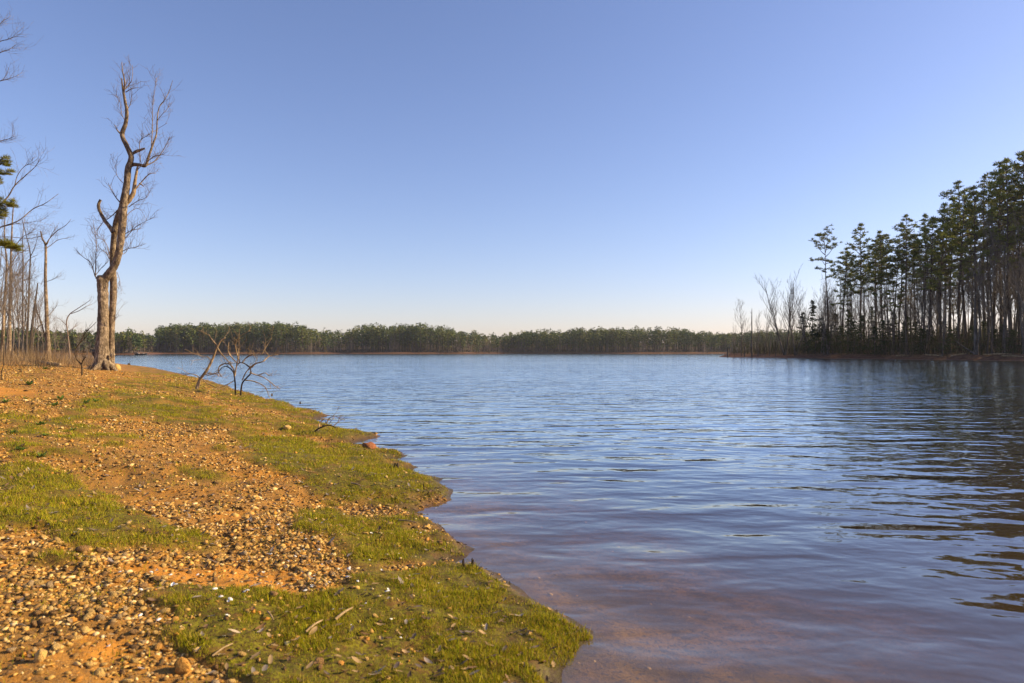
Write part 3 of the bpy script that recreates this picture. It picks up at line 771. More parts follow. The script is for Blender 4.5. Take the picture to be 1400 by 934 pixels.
traced_wood('bare_tree', (13, 490), [([(13, 493), (13, 450), (14, 400), (15, 350), (17, 300), (19, 270)], 5.0, 0.8), ([(14, 400), (28, 385), (45, 380)], 1.2, .4), ([(14, 370), (4, 350), (-8, 345)], 1.1, .4), ([(15, 345), (30, 325), (44, 318)], 1.2, .4)], 'tall brown bare tree with many fine twigs at the edge of the bank', 'tree', M_BARK, 22, 2.0, 31, thin=0.9)
traced_wood('bare_tree', (3, 491), [([(3, 494), (4, 450), (7, 400), (9, 360), (6, 320), (8, 280)], 4.4, 0.8), ([(7, 400), (18, 380), (30, 372)], 1.2, .4), ([(8, 375), (22, 350), (36, 342)], 1.2, .4)], 'brown bare tree leaning slightly beside the tall twiggy one', 'tree', M_BARK, 22, 2.0, 32, thin=0.9)
# bare tree whose limbs reach in from beyond the frame, and the pine beside it
traced_wood('bare_tree', (-48, 497), [([(-48, 500), (-46, 440), (-42, 380), (-36, 300), (-34, 220), (-30, 140), (-30, 60), (-26, 10)], 9, 1.2),
    ([(-40, 345), (-20, 322), (0, 311), (25, 302), (45, 286), (62, 278), (80, 265)], 2.6, 0.5), ([(-37, 310), (-10, 290), (10, 270), (20, 254), (35, 240), (48, 228), (55, 217)], 2.4, 0.5), ([(0, 311), (22, 306), (40, 304), (56, 302)], 0.9, 0.3), ([(20, 254), (24, 240), (33, 228), (46, 222)], 1.0, 0.3),
    ([(-33, 230), (-16, 200), (0, 193), (12, 190), (20, 186)], 1.6, 0.4), ([(-31, 150), (-14, 120), (0, 111), (12, 108), (25, 103)], 1.6, 0.4), ([(-30, 110), (-14, 82), (0, 72), (12, 68), (22, 61)], 1.7, 0.4), ([(-30, 90), (-12, 66), (0, 57), (10, 54), (21, 50)], 1.5, 0.4), ([(-28, 60), (-10, 40), (0, 33), (6, 26)], 1.2, 0.4), ([(-38, 330), (-20, 325), (10, 324), (40, 326), (58, 323)], 1.2, 0.4)],
    'bare tree reaching long thin limbs over the bank past the pine boughs', 'tree', M_BARK, 12, 1.1, 33)

# pine with boughs at the left of the bank
px_, py_, pz_ = hit(-66, 500)
pr = empty('pine_tree', (px_, py_, pz_)); B0 = np.array([px_, py_, pz_]); s_ = py_ / F
def LW(a, b, z=0.0): return np.array([(a - 700) / F * (py_ + z), py_ + z, HC + (HY - b) / F * (py_ + z)]) - B0
tp = Tubes(); q, r_ = smooth_line([LW(-66, 503), LW(-64, 400), LW(-65, 300), LW(-62, 180), LW(-63, 60), LW(-62, -60)], np.array([16, 13, 12, 10, 8, 3]) * s_ * 0.5, 40); tp.add(q, r_, 12, 0.05, 4)
link('trunk', tp.mesh('near_pine_trunk', M_PINEBARK), pr)
bl = Tubes(); Vs, Fs, n0 = [], [], 0; r = np.random.default_rng(5)
for pts, ends in (([(-64, 262), (-30, 240), (-6, 226), (10, 224)], [(2, 222), (8, 219), (12, 225), (-4, 220)]), ([(-64, 262), (-30, 246), (-4, 238), (12, 237)], [(4, 237), (13, 236), (-3, 238)]), ([(-64, 300), (-34, 290), (-8, 284), (12, 279)], [(2, 276), (10, 281), (16, 278), (4, 286), (-4, 280), (0, 296), (4, 293), (18, 282), (-6, 290)]),
        ([(-64, 350), (-30, 342), (-2, 336), (22, 338)], [(2, 332), (10, 334), (18, 338), (26, 341), (-6, 334), (5, 337), (14, 337), (22, 341)]), ([(-64, 255), (-30, 250), (-8, 249)], [(-3, 248), (-8, 250)]), ([(-64, 120), (-100, 100), (-120, 96)], [(-118, 96), (-108, 92)]), ([(-63, 60), (-90, 30), (-110, 20)], [(-108, 20), (-100, 16)]), ([(-63, 20), (-50, -10), (-44, -24)], [(-45, -24), (-50, -16)])):
    zz = r.uniform(-0.6, 0.6)
    q, r_ = smooth_line([LW(a, b, zz * k_ / 3) for k_, (a, b) in enumerate(pts)], np.linspace(2.2, 0.9, len(pts)) * s_ * 0.5, 14); bl.add(q, r_, 5)
    for a, b in ends:
        c0 = LW(a, b, zz * 0.8)
        i0 = int(np.argmin(np.linalg.norm(q - c0, axis=1)))
        bl.add([q[i0], (q[i0] + c0) / 2, c0], [0.016, 0.012, 0.008], 4)
        for k_ in range(8):
            n0 = needle_clump(Vs, Fs, n0, c0 + rvec(r) * 0.13, 0.19, 46, r, 0.013, 0.3)
link('limbs', bl.mesh('near_pine_limbs', M_PINEBARK), pr)['kind'] = 'stuff'
link('crown', mesh('near_pine_needles', np.concatenate(Vs), [np.concatenate(Fs)], M_NEEDLE_NEAR), pr)
tag(pr, 'pine with sunlit yellow-green boughs at the edge of the bare trees', 'pine tree')

# brush and weathered logs among the snags
r = np.random.default_rng(40)
for bi, (a, b, sc_) in enumerate([(80, 494, 1.0), (88, 493, 0.8), (104, 496, 0.9), (119, 500, 0.8), (72, 491, 1.0), (55, 490, 0.9), (25, 490, 1.1), (10, 491, 1.0), (126, 497, 0.7), (48, 492, 0.7), (170, 492, 1.6), (-5, 491, 1.1)]):
    x, y, z = hit(a, b)
    bt = Tubes(); 
    for c in range(11):
        out = []; d = rvec(r); d[2] = abs(d[2]) * 0.9 + 0.35; d /= np.linalg.norm(d)
        grow(out, r, (r.normal(0, 0.12), r.normal(0, 0.12), -0.05), d, r.uniform(0.5, 1.1) * sc_, 0.014, 0, 2, (5, 3), up=0.05, wig=0.25, spread=0.9, rmin=0.006, start=0.15)
        for lev, P_, R_ in out: bt.add(P_, R_, 4 if lev == 0 else 3)
    o = link('brush_clump', bt.mesh('brush_clump', M_TWIG), None, (x, y, z))
    tag(o, 'low tangle of bare brown twigs among the snags on the bank', 'brush', 'twig tangles at the end of the bank')
def log_between(name, a, b, w, label, mat, seed, lift=0.5):
    A = np.array(hit(*a)); B = np.array(hit(*b)); s0 = (A[1] + B[1]) / 2 / F
    rad = w * s0 * 0.5
    A[2] = ground_at(A[0], A[1]) + rad * lift; B[2] = ground_at(B[0], B[1]) + rad * lift
    n_ = 12; P_ = np.linspace(A, B, n_) - A; P_[:, 2] += np.random.default_rng(seed).normal(0, rad * 0.12, n_)
    t = Tubes(); t.add(P_, np.linspace(rad, rad * 0.65, n_), 9, 0.10, seed)
    o = empty(name, A)
    link('trunk', t.mesh(name, mat), o)
    rr2 = np.random.default_rng(seed)
    for c in range(3):
        st = Tubes(); k_ = rr2.integers(2, n_ - 1); d = rvec(rr2); d[2] = abs(d[2]); st.add([P_[k_], P_[k_] + d * rad * 2, P_[k_] + d * rad * 3.5], [rad * 0.3, rad * 0.2, rad * 0.08], 5)
        link('branch_stub', st.mesh(name + '_stub', mat), o)
    tag(o, label, 'log'); return o
log_between('fallen_log', (28, 492.5), (82, 501), 5.5, 'weathered pale log lying below the bare snags', M_PALE, 51)
log_between('fallen_log', (-10, 496), (16, 493), 4.0, 'dark short log lying beside the brown bare trees', M_DARKWOOD, 52)
log_between('fallen_log', (48, 492.5), (76, 494.5), 3.6, 'broken dark log among roots at the foot of the straight snag', M_DARKWOOD, 53)

# ------------------------------------------------------------------ rocks, stumps, clods
def rock_mesh(seed, seg=8, rings=5, ang=0.18, name='stone', mat=None):
    r = np.random.default_rng(seed)
    V_ = [(0, 0, 1)]; 
    for i_ in range(1, rings):
        ph = math.pi * i_ / rings
        for j_ in range(seg):
            a = 2 * math.pi * (j_ + 0.5 * (i_ % 2)) / seg
            V_.append((math.sin(ph) * math.cos(a), math.sin(ph) * math.sin(a), math.cos(ph)))
    V_.append((0, 0, -1)); V_ = np.array(V_)
    V_ = V_ * (1 + r.normal(0, ang, (len(V_), 1)))
    for c in range(9):     # chip flat facets
        nrm = rvec(r); lim = r.uniform(0.45, 0.85)
        d = V_ @ nrm; V_ = V_ - np.maximum(d - lim, 0)[:, None] * nrm
    T_ = [(0, 1 + j_, 1 + (j_ + 1) % seg) for j_ in range(seg)]; Q_ = []
    for i_ in range(rings - 2):
        for j_ in range(seg):
            a, b = 1 + i_ * seg + j_, 1 + i_ * seg + (j_ + 1) % seg
            Q_.append((a, a + seg, b + seg, b))
    e = len(V_) - 1; o_ = 1 + (rings - 2) * seg
    T_ += [(e, o_ + (j_ + 1) % seg, o_ + j_) for j_ in range(seg)]
    return mesh(name, V_, [np.array(T_), np.array(Q_)], mat)

M_STONES = [plain_noise_mat("tan_stone", (0.44, 0.26, 0.07), (0.58, 0.38, 0.13), 3, 0.85, 0.03, rand=0.25), plain_noise_mat("orange_stone", (0.42, 0.18, 0.03), (0.54, 0.28, 0.06), 3, 0.85, 0.03, rand=0.25),
            plain_noise_mat("grey_stone", (0.26, 0.175, 0.085), (0.42, 0.29, 0.15), 3, 0.85, 0.03, rand=0.25), plain_noise_mat("brown_stone", (0.15, 0.08, 0.03), (0.28, 0.155, 0.055), 3, 0.85, 0.03, rand=0.25)]
M_CLOD = plain_noise_mat("red_clay_clod", (0.20, 0.065, 0.025), (0.36, 0.14, 0.05), 4, 0.95, 0.05)
def big_rock(px, py, w, h, label, mat, seed, cat='rock', name='rock'):
    x, y, z = hit(px, py); s0 = y / F
    me = rock_mesh(seed, 12, 8, 0.10, name, mat)
    o = link(name, me, None, (x, y, z + h * s0 * 0.25), (0, 0, seed), (w * s0 * 0.5, w * s0 * 0.5, h * s0 * 0.62))
    tag(o, label, cat); return o
big_rock(250, 921, 30, 24, 'large blocky orange-tan rock beside the tufted turf', M_STONES[1], 3)
big_rock(56, 902, 22, 20, 'rounded pale tan rock among small gravel', M_STONES[0], 5)
big_rock(393, 587, 11, 7, 'small square tan rock on turf near the driftwood branch', M_STONES[0], 7)
big_rock(505, 613, 28, 9, 'flat red clay clod at the water edge on a green spit', M_CLOD, 8, 'clod', 'clay_clod')
big_rock(158, 506, 14, 9, 'yellow-tan boulder at the foot of the tall dead tree', M_STONES[0], 9)
big_rock(112, 755, 20, 10, 'dark grey charred stone at the lower edge of the turf', M_STONES[3], 12)
def stump(px, py, w, h, label, seed, z=None, fork=2):
    if z is None: x, y, zz = hit(px, py)
    else: x, y = unproj(px, py); zz = z
    s0 = y / F; r = np.random.default_rng(seed); t = Tubes()
    for c in range(fork):
        a = r.uniform(0, 6.28); k_ = w * s0 * 0.25
        b = np.array([math.cos(a) * k_ * (c > 0), math.sin(a) * k_ * (c > 0), -0.12])
        e = b + np.array([r.normal(0, k_ * 0.7), r.normal(0, k_ * 0.7), h * s0 * r.uniform(0.75, 1.0) + 0.12])
        t.add([b, b * 0.5 + e * 0.5 + rvec(r) * k_ * 0.2, e], [w * s0 * 0.40, w * s0 * 0.30, w * s0 * 0.10], 7, 0.15, seed + c)
    o = link('tree_stump', t.mesh('tree_stump', M_DARKWOOD), None, (x, y, zz)); tag(o, label, 'stump'); return o
stump(540, 641, 11, 7, 'dark jagged stump on the green spit by the clay clod', 61)
stump(634, 776, 6, 13, 'pair of dark pointed root stubs standing in the small cove', 62, fork=3)
stump(644, 777, 8, 12, 'dark broken root stub at the edge of the small cove', 63, fork=2)
stump(178, 499, 6, 7, 'small dark stump standing in the water beyond the bank', 64, -0.3, 2)
stump(410, 553, 5, 4, 'small dark stub on the shore near the dead shrub', 65)
stump(372, 543, 5, 5, 'short dark stick stub poking from shore right of dead shrub', 66)
stump(579, 668, 4, 7, 'single dark stick stub on the bright green spit', 67, fork=1)

# ------------------------------------------------------------------ the wooded point on the right
PV = [pine_variant(100 + i_, H, rd, cr, wd, lm, ln, 17, 0.56, 0.10) for i_, (H, rd, cr, wd, lm, ln) in enumerate([(26, .24, .50, 3.0, 42, .03), (27, .26, .42, 3.5, 36, .045), (24, .20, .55, 2.8, 42, .03), (28, .27, .45, 3.3, 40, .02), (25, .19, .40, 3.0, 34, .045), (26, .25, .58, 3.4, 48, .03)])]
PFLAT = pine_variant(121, 25, .21, .36, 4.2, 19, .035, 17, 0.56, 0.10, True)
BV = [bare_variant(200 + i_, H, rd, (12, 7, 4), 3, st, (0, 0), 1, M_GREYBARK, 0.018, 0.62, 0.2, 0.38) for i_, (H, rd, st) in enumerate([(18, .17, .25), (20, .20, .32), (16, .14, .2), (19, .16, .38), (15, .12, .25), (21, .19, .3)])]
MV = [bare_variant(230 + i_, H, .16, (9, 6, 5), 3, .28, (0, 0), st, M_GREYBARK, 0.014, 0.6, 0.24, 0.40) for i_, (H, st) in enumerate([(17, 4), (15, 3)])]
CV = [cedar_variant(250 + i_, H, W_) for i_, (H, W_) in enumerate([(9, 2.3), (7, 2.3), (11, 2.4), (6, 2.4)])]
HPX = (HY)
def pen_spot(px, inland):
    """walk the sight line until the point is that many metres inside the wooded point"""
    d = np.linspace(80, 260, 721); x = (px - 700) / F * d
    sd = seg_dist(x, d, PEN); ok = sd > inland
    i_ = int(np.argmax(ok)) if ok.any() else int(np.argmax(sd))
    return float(x[i_]), float(d[i_])
VH = lambda me: max(v.co.z for v in me.vertices)
PH = [26, 27, 24, 28, 25, 26]
r = np.random.default_rng(77)
def put_pine(px, top, inland, var, label, group=None):
    x, y = pen_spot(px, inland); z = ground_at(x, y)
    Hh = HC + (HY - top) / F * y - z
    base = 25 if var == 'flat' else PH[var]
    ms = PFLAT if var == 'flat' else PV[var]
    k = Hh / base; kw = 0.5 * k + 0.5
    place(ms, ('trunk', 'limbs', 'crown'), 'pine_tree', label, 'pine tree', (x, y, z), r.uniform(0, 6.28), (kw, kw, k), group)
put_pine(1133, 321, 5, 'flat', 'thin pine with sparse flat-topped crown at the outer edge of grove')
put_pine(1177, 309, 8, 2, 'pine with rounded dense crown standing second from outer edge of grove')
put_pine(1240, 294, 6, 1, 'broad-topped pine with a long bare trunk at the grove front')
GP = 'pines of the wooded point'
PL = ['with a rounded crown', 'with a short broad crown', 'with a long ragged crown', 'with a very tall straight trunk', 'with a thin high crown', 'with a deep heavy crown']
for px, top, inl in [(1152, 340, 10), (1208, 318, 8), (1228, 310, 12), (1160, 345, 18), (1196, 332, 12), (1215, 322, 20), (1222, 345, 7), (1262, 296, 14), (1270, 300, 6), (1285, 282, 10), (1298, 272, 18), (1310, 262, 7), (1322, 248, 13), (1335, 256, 6), (1346, 242, 18), (1357, 236, 8), (1368, 226, 14), (1380, 222, 6), (1392, 211, 10), (1404, 208, 16), (1412, 214, 7), (1428, 205, 12), (1445, 200, 8), (1252, 322, 16), (1292, 300, 24), (1330, 280, 24), (1372, 262, 26), (1350, 300, 12), (1182, 345, 14), (1398, 290, 8), (1460, 205, 14)]:
    v = int(r.integers(0, 6)); put_pine(px, top, inl, v, 'dark pine %s %s' % (PL[v], 'at the front of the wooded point' if inl < 9 else 'inside the wooded point' if inl < 17 else 'deep in the wooded point'), GP)
def put_bare(px, top, inland, ms, H, label, group=None, name='bare_tree', cat='bare tree', wk=None):
    x, y = pen_spot(px, inland); z = ground_at(x, y)
    k = (HC + (HY - top) / F * y - z) / H
    kw = wk or max(0.55, min(1.1, k))
    return place(ms, ('trunk', 'branches'), name, label, cat, (x, y, z), r.uniform(0, 6.28), (kw, kw, k), group)
HB = [VH(a[1]) for a in BV]; HM = [VH(a[1]) for a in MV]
put_bare(1073, 362, 3, MV[0], HM[0], 'wide multi-stemmed bare tree near the outer tip of the wooded point')
put_bare(1088, 378, 4, MV[1], HM[1], 'tall forked bare tree next to the wide multi-stemmed one')
put_bare(1046, 415, 1.8, BV[3], HB[3], 'thin bare tree between the straight snag and the multi-stemmed tree')
put_bare(1108, 392, 6, MV[1], HM[1], 'bushy bare tree beside the dark cedar at the grove edge')
put_bare(1014, 406, 0.8, BV[4], HB[4], 'slim bare tree leaning over the sandy tip of the point')
put_bare(1036, 424, 1.5, BV[2], HB[2], 'short bare tree second from the sandy tip of the point')
put_bare(1004, 440, 0.5, BV[0], HB[0], 'spindly leafless sapling at the very tip of the point', wk=0.3)
put_bare(1060, 440, 2.0, BV[5], HB[5], 'small twiggy bare tree under the multi-stemmed one', wk=0.5)
GB_ = 'bare hardwoods of the wooded point'; BL = ['with low spreading branches', 'with a tall forked top', 'with a bushy twiggy crown', 'with a long clear trunk', 'with a slim stem', 'with a high narrow crown']
for c in range(126):
    px = r.uniform(1112, 1440) if c > 8 else r.uniform(1085, 1135)
    sky_ = np.interp(px, [1085, 1130, 1180, 1250, 1300, 1350, 1400, 1440], [400, 372, 350, 330, 305, 280, 260, 250])
    v = int(r.integers(0, 6)); inl = r.uniform(2.5, 30)
    put_bare(px, sky_ + r.uniform(-4, 80), inl, BV[v], HB[v], 'leafless grey hardwood %s %s' % (BL[v], 'at the front of the wooded point' if inl < 8 else 'inside the wooded point' if inl < 17 else 'deep in the wooded point'), GB_)
HCD = [9, 7, 11, 6]
put_bare(1111, 412, 5, CV[2], 11, 'dark narrow cedar, tallest evergreen at the foot of the outer pines', None, 'cedar_tree', 'cedar')
for px, top, inl in [(1098, 428, 9), (1124, 436, 6), (1142, 430, 12), (1160, 424, 10), (1178, 432, 7), (1192, 420, 14), (1206, 438, 6), (1222, 428, 10), (1236, 442, 8), (1252, 440, 14), (1270, 446, 9), (1290, 440, 15), (1310, 446, 9), (1345, 440, 16), (1372, 444, 10), (1395, 438, 14), (1115, 445, 4), (1150, 446, 5), (1168, 440, 4), (1196, 448, 4), (1215, 444, 12), (1240, 434, 16), (1260, 450, 5), (1300, 452, 5), (1330, 446, 12), (1358, 450, 7), (1385, 452, 5), (1130, 450, 4)]:
    v = int(r.integers(0, 4)); put_bare(px, top, inl, CV[v], HCD[v], ['narrow dark cedar', 'small dark cedar', 'tall dark cedar', 'squat dark cedar'][v] + (' near the red bank under the pines' if inl < 9 else ' well inside the grove understory'), 'understory cedars', 'cedar_tree', 'cedar', r.uniform(0.9, 1.3))
for c in range(46):                                     # extra pines added inland, mostly out of view, to shade the bank
    x = r.uniform(92, 185); y = r.uniform(75, 215)
    if seg_dist(np.array([x]), np.array([y]), PEN)[0] < 22: continue
    v = int(r.integers(0, 6)); z = ground_at(x, y); k = r.uniform(0.85, 1.1); place(PV[v], ('trunk', 'limbs', 'crown'), 'pine_tree', 'dark pine %s added behind the wooded point for shade' % PL[v], 'pine tree', (x, y, z), r.uniform(0, 6.28), (k, k, k), 'added pines that shade the bank')
# snags and stumps near the tip
def snag(px, top, inland, rad, label, tilt=0.0):
    x, y = pen_spot(px, inland); z = ground_at(x, y); Hh = HC + (HY - top) / F * y - z
    t = Tubes(); q, r_ = smooth_line([(0, 0, -0.3), (tilt * 0.3, 0, Hh * 0.4), (tilt * 0.7, 0.1, Hh * 0.75), (tilt, 0, Hh)], [rad * 1.3, rad, rad * 0.8, rad * 0.35], 14); t.add(q, r_, 7, 0.08, int(px))
    o = empty('bare_snag', (x, y, z)); link('trunk', t.mesh('snag', M_GREYBARK), o)
    r2 = np.random.default_rng(int(px))
    for c in range(3):
        st = Tubes(); k_ = r2.integers(6, 13); d = rvec(r2); d[2] = abs(d[2]); st.add([q[k_], q[k_] + d * 0.4, q[k_] + d * 0.9], [rad * 0.4, rad * 0.3, rad * 0.1], 4)
        link('branch_stub', st.mesh('snag_stub', M_GREYBARK), o)
    tag(o, label, 'snag')
snag(1028, 422, 1.2, 0.16, 'straight branchless snag near the tip of the point')
snag(995, 474, 0.4, 0.18, 'stubby snag at the outermost end of the sandy tip')
snag(1018, 470, 0.6, 0.14, 'short snag at the foot of the leaning bare tree')
snag(1052, 455, 1.6, 0.12, 'thin snag between the small bare trees near the tip', 0.6)
snag(1334, 400, 3.2, 0.26, 'pale grey dead trunk standing at the front of the grove')
x0, y0 = pen_spot(1334, 2.6); z0 = ground_at(x0, y0); x1, y1 = pen_spot(1297, 6); z1 = ground_at(x1, y1) + 3.6
t = Tubes(); q, r_ = smooth_line([(0, 0, 0), ((x1 - x0) * .5, (y1 - y0) * .5, (z1 - z0) * .45), (x1 - x0, y1 - y0, z1 - z0)], [0.16, 0.13, 0.07], 12); t.add(q, r_, 7, 0.05, 3)
o = empty('leaning_log', (x0, y0, z0)); link('trunk', t.mesh('leaning_log', M_GREYBARK), o)
st = Tubes(); st.add([q[7], q[7] + np.array([0.1, 0, 0.5]), q[7] + np.array([0.3, 0, 0.9])], [0.05, 0.04, 0.02], 4); link('branch_stub', st.mesh('leaning_stub', M_GREYBARK), o)
tag(o, 'pale fallen trunk leaning against trees at the front of the grove', 'log')
# driftwood along the red bank
for c, (px, ln, ang) in enumerate([(1345, 5.0, 0.25), (1370, 4.0, -0.1), (1265, 3.5, 0.15), (1300, 3.0, 0.0), (1225, 2.6, 0.2)]):
    x, y = pen_spot(px, 2.4); z = ground_at(x, y); t = Tubes(); a = math.atan2(-16, 5) + ang
    dx, dy = math.cos(a) * ln, math.sin(a) * ln
    ze = ground_at(x + dx, y + dy)
    q, r_ = smooth_line([(0, 0, 0.12), (dx * .5, dy * .5, (ze - z) * .5 + 0.2), (dx, dy, ze - z + 0.1)], [0.15, 0.12, 0.05], 10); t.add(q, r_, 6, 0.1, c)
    o = link('driftwood_log', t.mesh('driftwood_log', M_PALE), None, (x, y, z)); tag(o, 'driftwood log stranded on the red clay bank under the grove', 'log', 'driftwood along the red bank')
# dry grass and brush over the red bank
def blades(n_, fx, hgt, wid, cols, lean=0.35, seed=0):
    r = np.random.default_rng(seed)
    x, y, z, sc_ = fx
    n_ = len(x)
    a = r.uniform(0, 6.28, n_); H_ = hgt * r.uniform(0.45, 1.15, n_) * sc_ * np.where(r.random(n_) < 0.10, r.uniform(1.3, 2.2, n_), 1.0); w_ = wid * r.uniform(0.6, 1.3, n_) * sc_
    lx, ly = r.normal(0, lean, n_) * H_, r.normal(0, lean, n_) * H_
    c, s_ = np.cos(a) * w_ / 2, np.sin(a) * w_ / 2
    V_ = np.empty((n_, 3, 3)); V_[:, 0] = np.stack([x - c, y - s_, z - 0.004 * sc_], 1); V_[:, 1] = np.stack([x + c, y + s_, z - 0.004 * sc_], 1); V_[:, 2] = np.stack([x + lx, y + ly, z + H_], 1)
    ci = r.integers(0, len(cols), n_); C = np.array(cols)[ci] * r.uniform(0.65, 1.3, (n_, 1))
    return V_.reshape(-1, 3), np.arange(3 * n_).reshape(-1, 3), np.repeat(C, 3, 0)
M_DRY = tint_mat("dry_grass", 0.9, 0.6, 0.4, 0.2)
n_ = 60000
x = r.uniform(55, 112, n_); y = r.uniform(85, 215, n_)
sd = seg_dist(x, y, PEN)
keep = (sd > 2.2) & (sd < 22) & (r.random(n_) < np.exp(-(sd - 2.2) / 9)); x, y = x[keep], y[keep]
dn = vnoise(x * 0.25, y * 0.25, 5) + 0.5; k2 = r.random(len(x)) < dn * 1.3; x, y = x[k2], y[k2]
Vb, Tb, Cb = blades(0, (x, y, height(x, y), np.ones(len(x))), 1.0, 0.05, [(0.22, 0.15, 0.085), (0.16, 0.11, 0.065), (0.10, 0.07, 0.045), (0.07, 0.065, 0.03)], 0.4, 3)
o = link('dry_grass', mesh('dry_grass', Vb, [Tb], M_DRY, Cb)); tag(o, 'brown dry grass and brush along the top of the red bank', 'grass', kind='stuff')

n_ = 60000
x = r.uniform(58, 150, n_); y = r.uniform(85, 225, n_); sd = seg_dist(x, y, PEN); keep = (sd > 3.5) & (sd < 45); x, y = x[keep], y[keep]
Vb, Tb, Cb = blades(0, (x, y, height(x, y), np.ones(len(x)) * r.uniform(0.4, 1.6, len(x)) ** 1.6), 3.4, 0.055, [(0.11, 0.085, 0.065), (0.08, 0.06, 0.045), (0.15, 0.12, 0.095), (0.05, 0.065, 0.025), (0.04, 0.055, 0.02)], 0.16, 4)
o = link('undergrowth', mesh('undergrowth', Vb, [Tb], M_DRY, Cb)); tag(o, 'thicket of thin bare saplings filling the floor of the grove', 'undergrowth', kind='stuff')

# bare trees far along the near bank, behind the snags
for c, (px, d_, top) in enumerate([(-12, 50, 330), (8, 58, 350), (24, 62, 345), (44, 66, 372), (58, 74, 395), (0, 70, 352), (88, 80, 432), (108, 84, 440), (-20, 44, 300), (16, 48, 338), (36, 54, 352), (52, 60, 380), (30, 76, 380), (70, 78, 420), (76, 70, 428), (12, 80, 372), (-4, 62, 340), (122, 84, 448)]):
    x = (px - 700) / F * d_; z = ground_at(x, d_); v = c % 6; k = (HC + (HY - top) / F * d_ - z) / HB[v]
    place(BV[v], ('trunk', 'branches'), 'bare_tree', 'fine-twigged bare tree %s behind the snags on the bank' % BL[v], 'bare tree', (x, d_, z), c * 1.3, (k, k, k), 'bare trees behind the snags')

n_ = 16000
d_ = r.uniform(31, 82, n_); a_ = r.uniform(-60, 134, n_); x = (a_ - 700) / F * d_; y = d_
keep = (seg_dist(x, y, LAND) > 1.5) & (r.random(n_) < 0.25 + 0.9 * np.clip(vnoise(x * 0.35, y * 0.35, 8) + 0.2, 0, 1) * (d_ > 36)); x, y = x[keep], y[keep]
Vb, Tb, Cb = blades(0, (x, y, height(x, y), np.ones(len(x)) * r.uniform(0.3, 1.0, len(x))), 1.2, 0.022, [(0.30, 0.20, 0.10), (0.22, 0.14, 0.07), (0.16, 0.10, 0.055), (0.34, 0.24, 0.12)], 0.35, 9)
o = link('dry_brush', mesh('dry_brush', Vb, [Tb], M_DRY, Cb)); tag(o, 'brown dry weeds and brush under the snags at the end of the bank', 'brush', kind='stuff')

# ------------------------------------------------------------------ far shore wood
M_FARNEEDLE = tint_mat("far_pine_foliage", 0.8, 0.25, 0.3, 0.2)
M_FARBARK = tint_mat("far_wood_bark", 0.95, 0.2, 0.3)
def leaf_tris(c, rad, k, r, size):
    """k leaf sprays through an uneven crown lobe"""
    d = r.normal(0, 1, (k, 3)); d /= np.linalg.norm(d, axis=1)[:, None]
    p = c + d * np.array(rad) * r.uniform(0.35, 1.0, (k, 1)) ** 0.6
    u = r.normal(0, 1, (k, 3)); v = r.normal(0, 1, (k, 3)); u[:, 2] *= 0.5
    u *= (size * r.uniform(0.6, 1.3, (k, 1))) / (np.linalg.norm(u, axis=1)[:, None]); v *= (size * r.uniform(0.5, 1.1, (k, 1))) / (np.linalg.norm(v, axis=1)[:, None])
    return np.stack([p - u * 0.5, p + v * 0.5 + u * 0.3, p + u * 0.6 - v * 0.4], 1)
def far_pine(r, H, lod):
    cr = r.uniform(0.5, 0.88); w_ = H * r.uniform(0.14, 0.22)
    tr_ = Tubes(); tr_.add([(0, 0, -0.5), (r.normal(0, .15), 0, H * 0.5), (0, 0, H * 0.97)], [0.28, 0.2, 0.05], 4)
    L = []
    nl = 5
    for c in range(nl):
        u = (c + 0.5) / nl; zz = H * (1 - cr) + H * cr * u
        ww = w_ * (0.75 + 0.45 * math.sin(math.pi * (0.25 + 0.6 * u))) * (1.0 if u < .8 else 0.7)
        L.append(leaf_tris(np.array([r.normal(0, w_ * .3), r.normal(0, w_ * .3), zz]), (ww, ww, H * cr * 0.16), lod, r, 1.6))
    return tr_, np.concatenate(L)
topline = lambda px: np.interp(px, [-100, 60, 150, 165, 175, 200, 212, 216, 225, 260, 330, 400, 428, 440, 470, 490, 520, 580, 620, 645, 665, 690, 720, 760, 800, 860, 920, 950, 980, 1010, 1100, 1400],
    [450, 454, 456, 457, 454, 459, 461, 453, 448, 446, 444, 445, 450, 454, 455, 449, 447, 447, 452, 456, 459, 460, 455, 455, 453, 451, 452, 456, 458, 456, 454, 451])
brownish = lambda px: np.interp(px, [150, 165, 200, 212, 216, 420, 432, 470, 485, 620, 640, 700, 720, 860, 880, 940, 960, 1400], [.45, .45, .5, .5, .04, .05, .45, .5, .05, .06, .3, .35, .08, .08, .3, .08, .18, .15])
r = np.random.default_rng(99)
def far_spot(px, inl):
    d = np.linspace(330, 900, 571); x = (px - 700) / F * d; sd = seg_dist(x, d, FAR)
    i_ = int(np.argmax(sd > inl)); return float(x[i_]), float(d[i_])
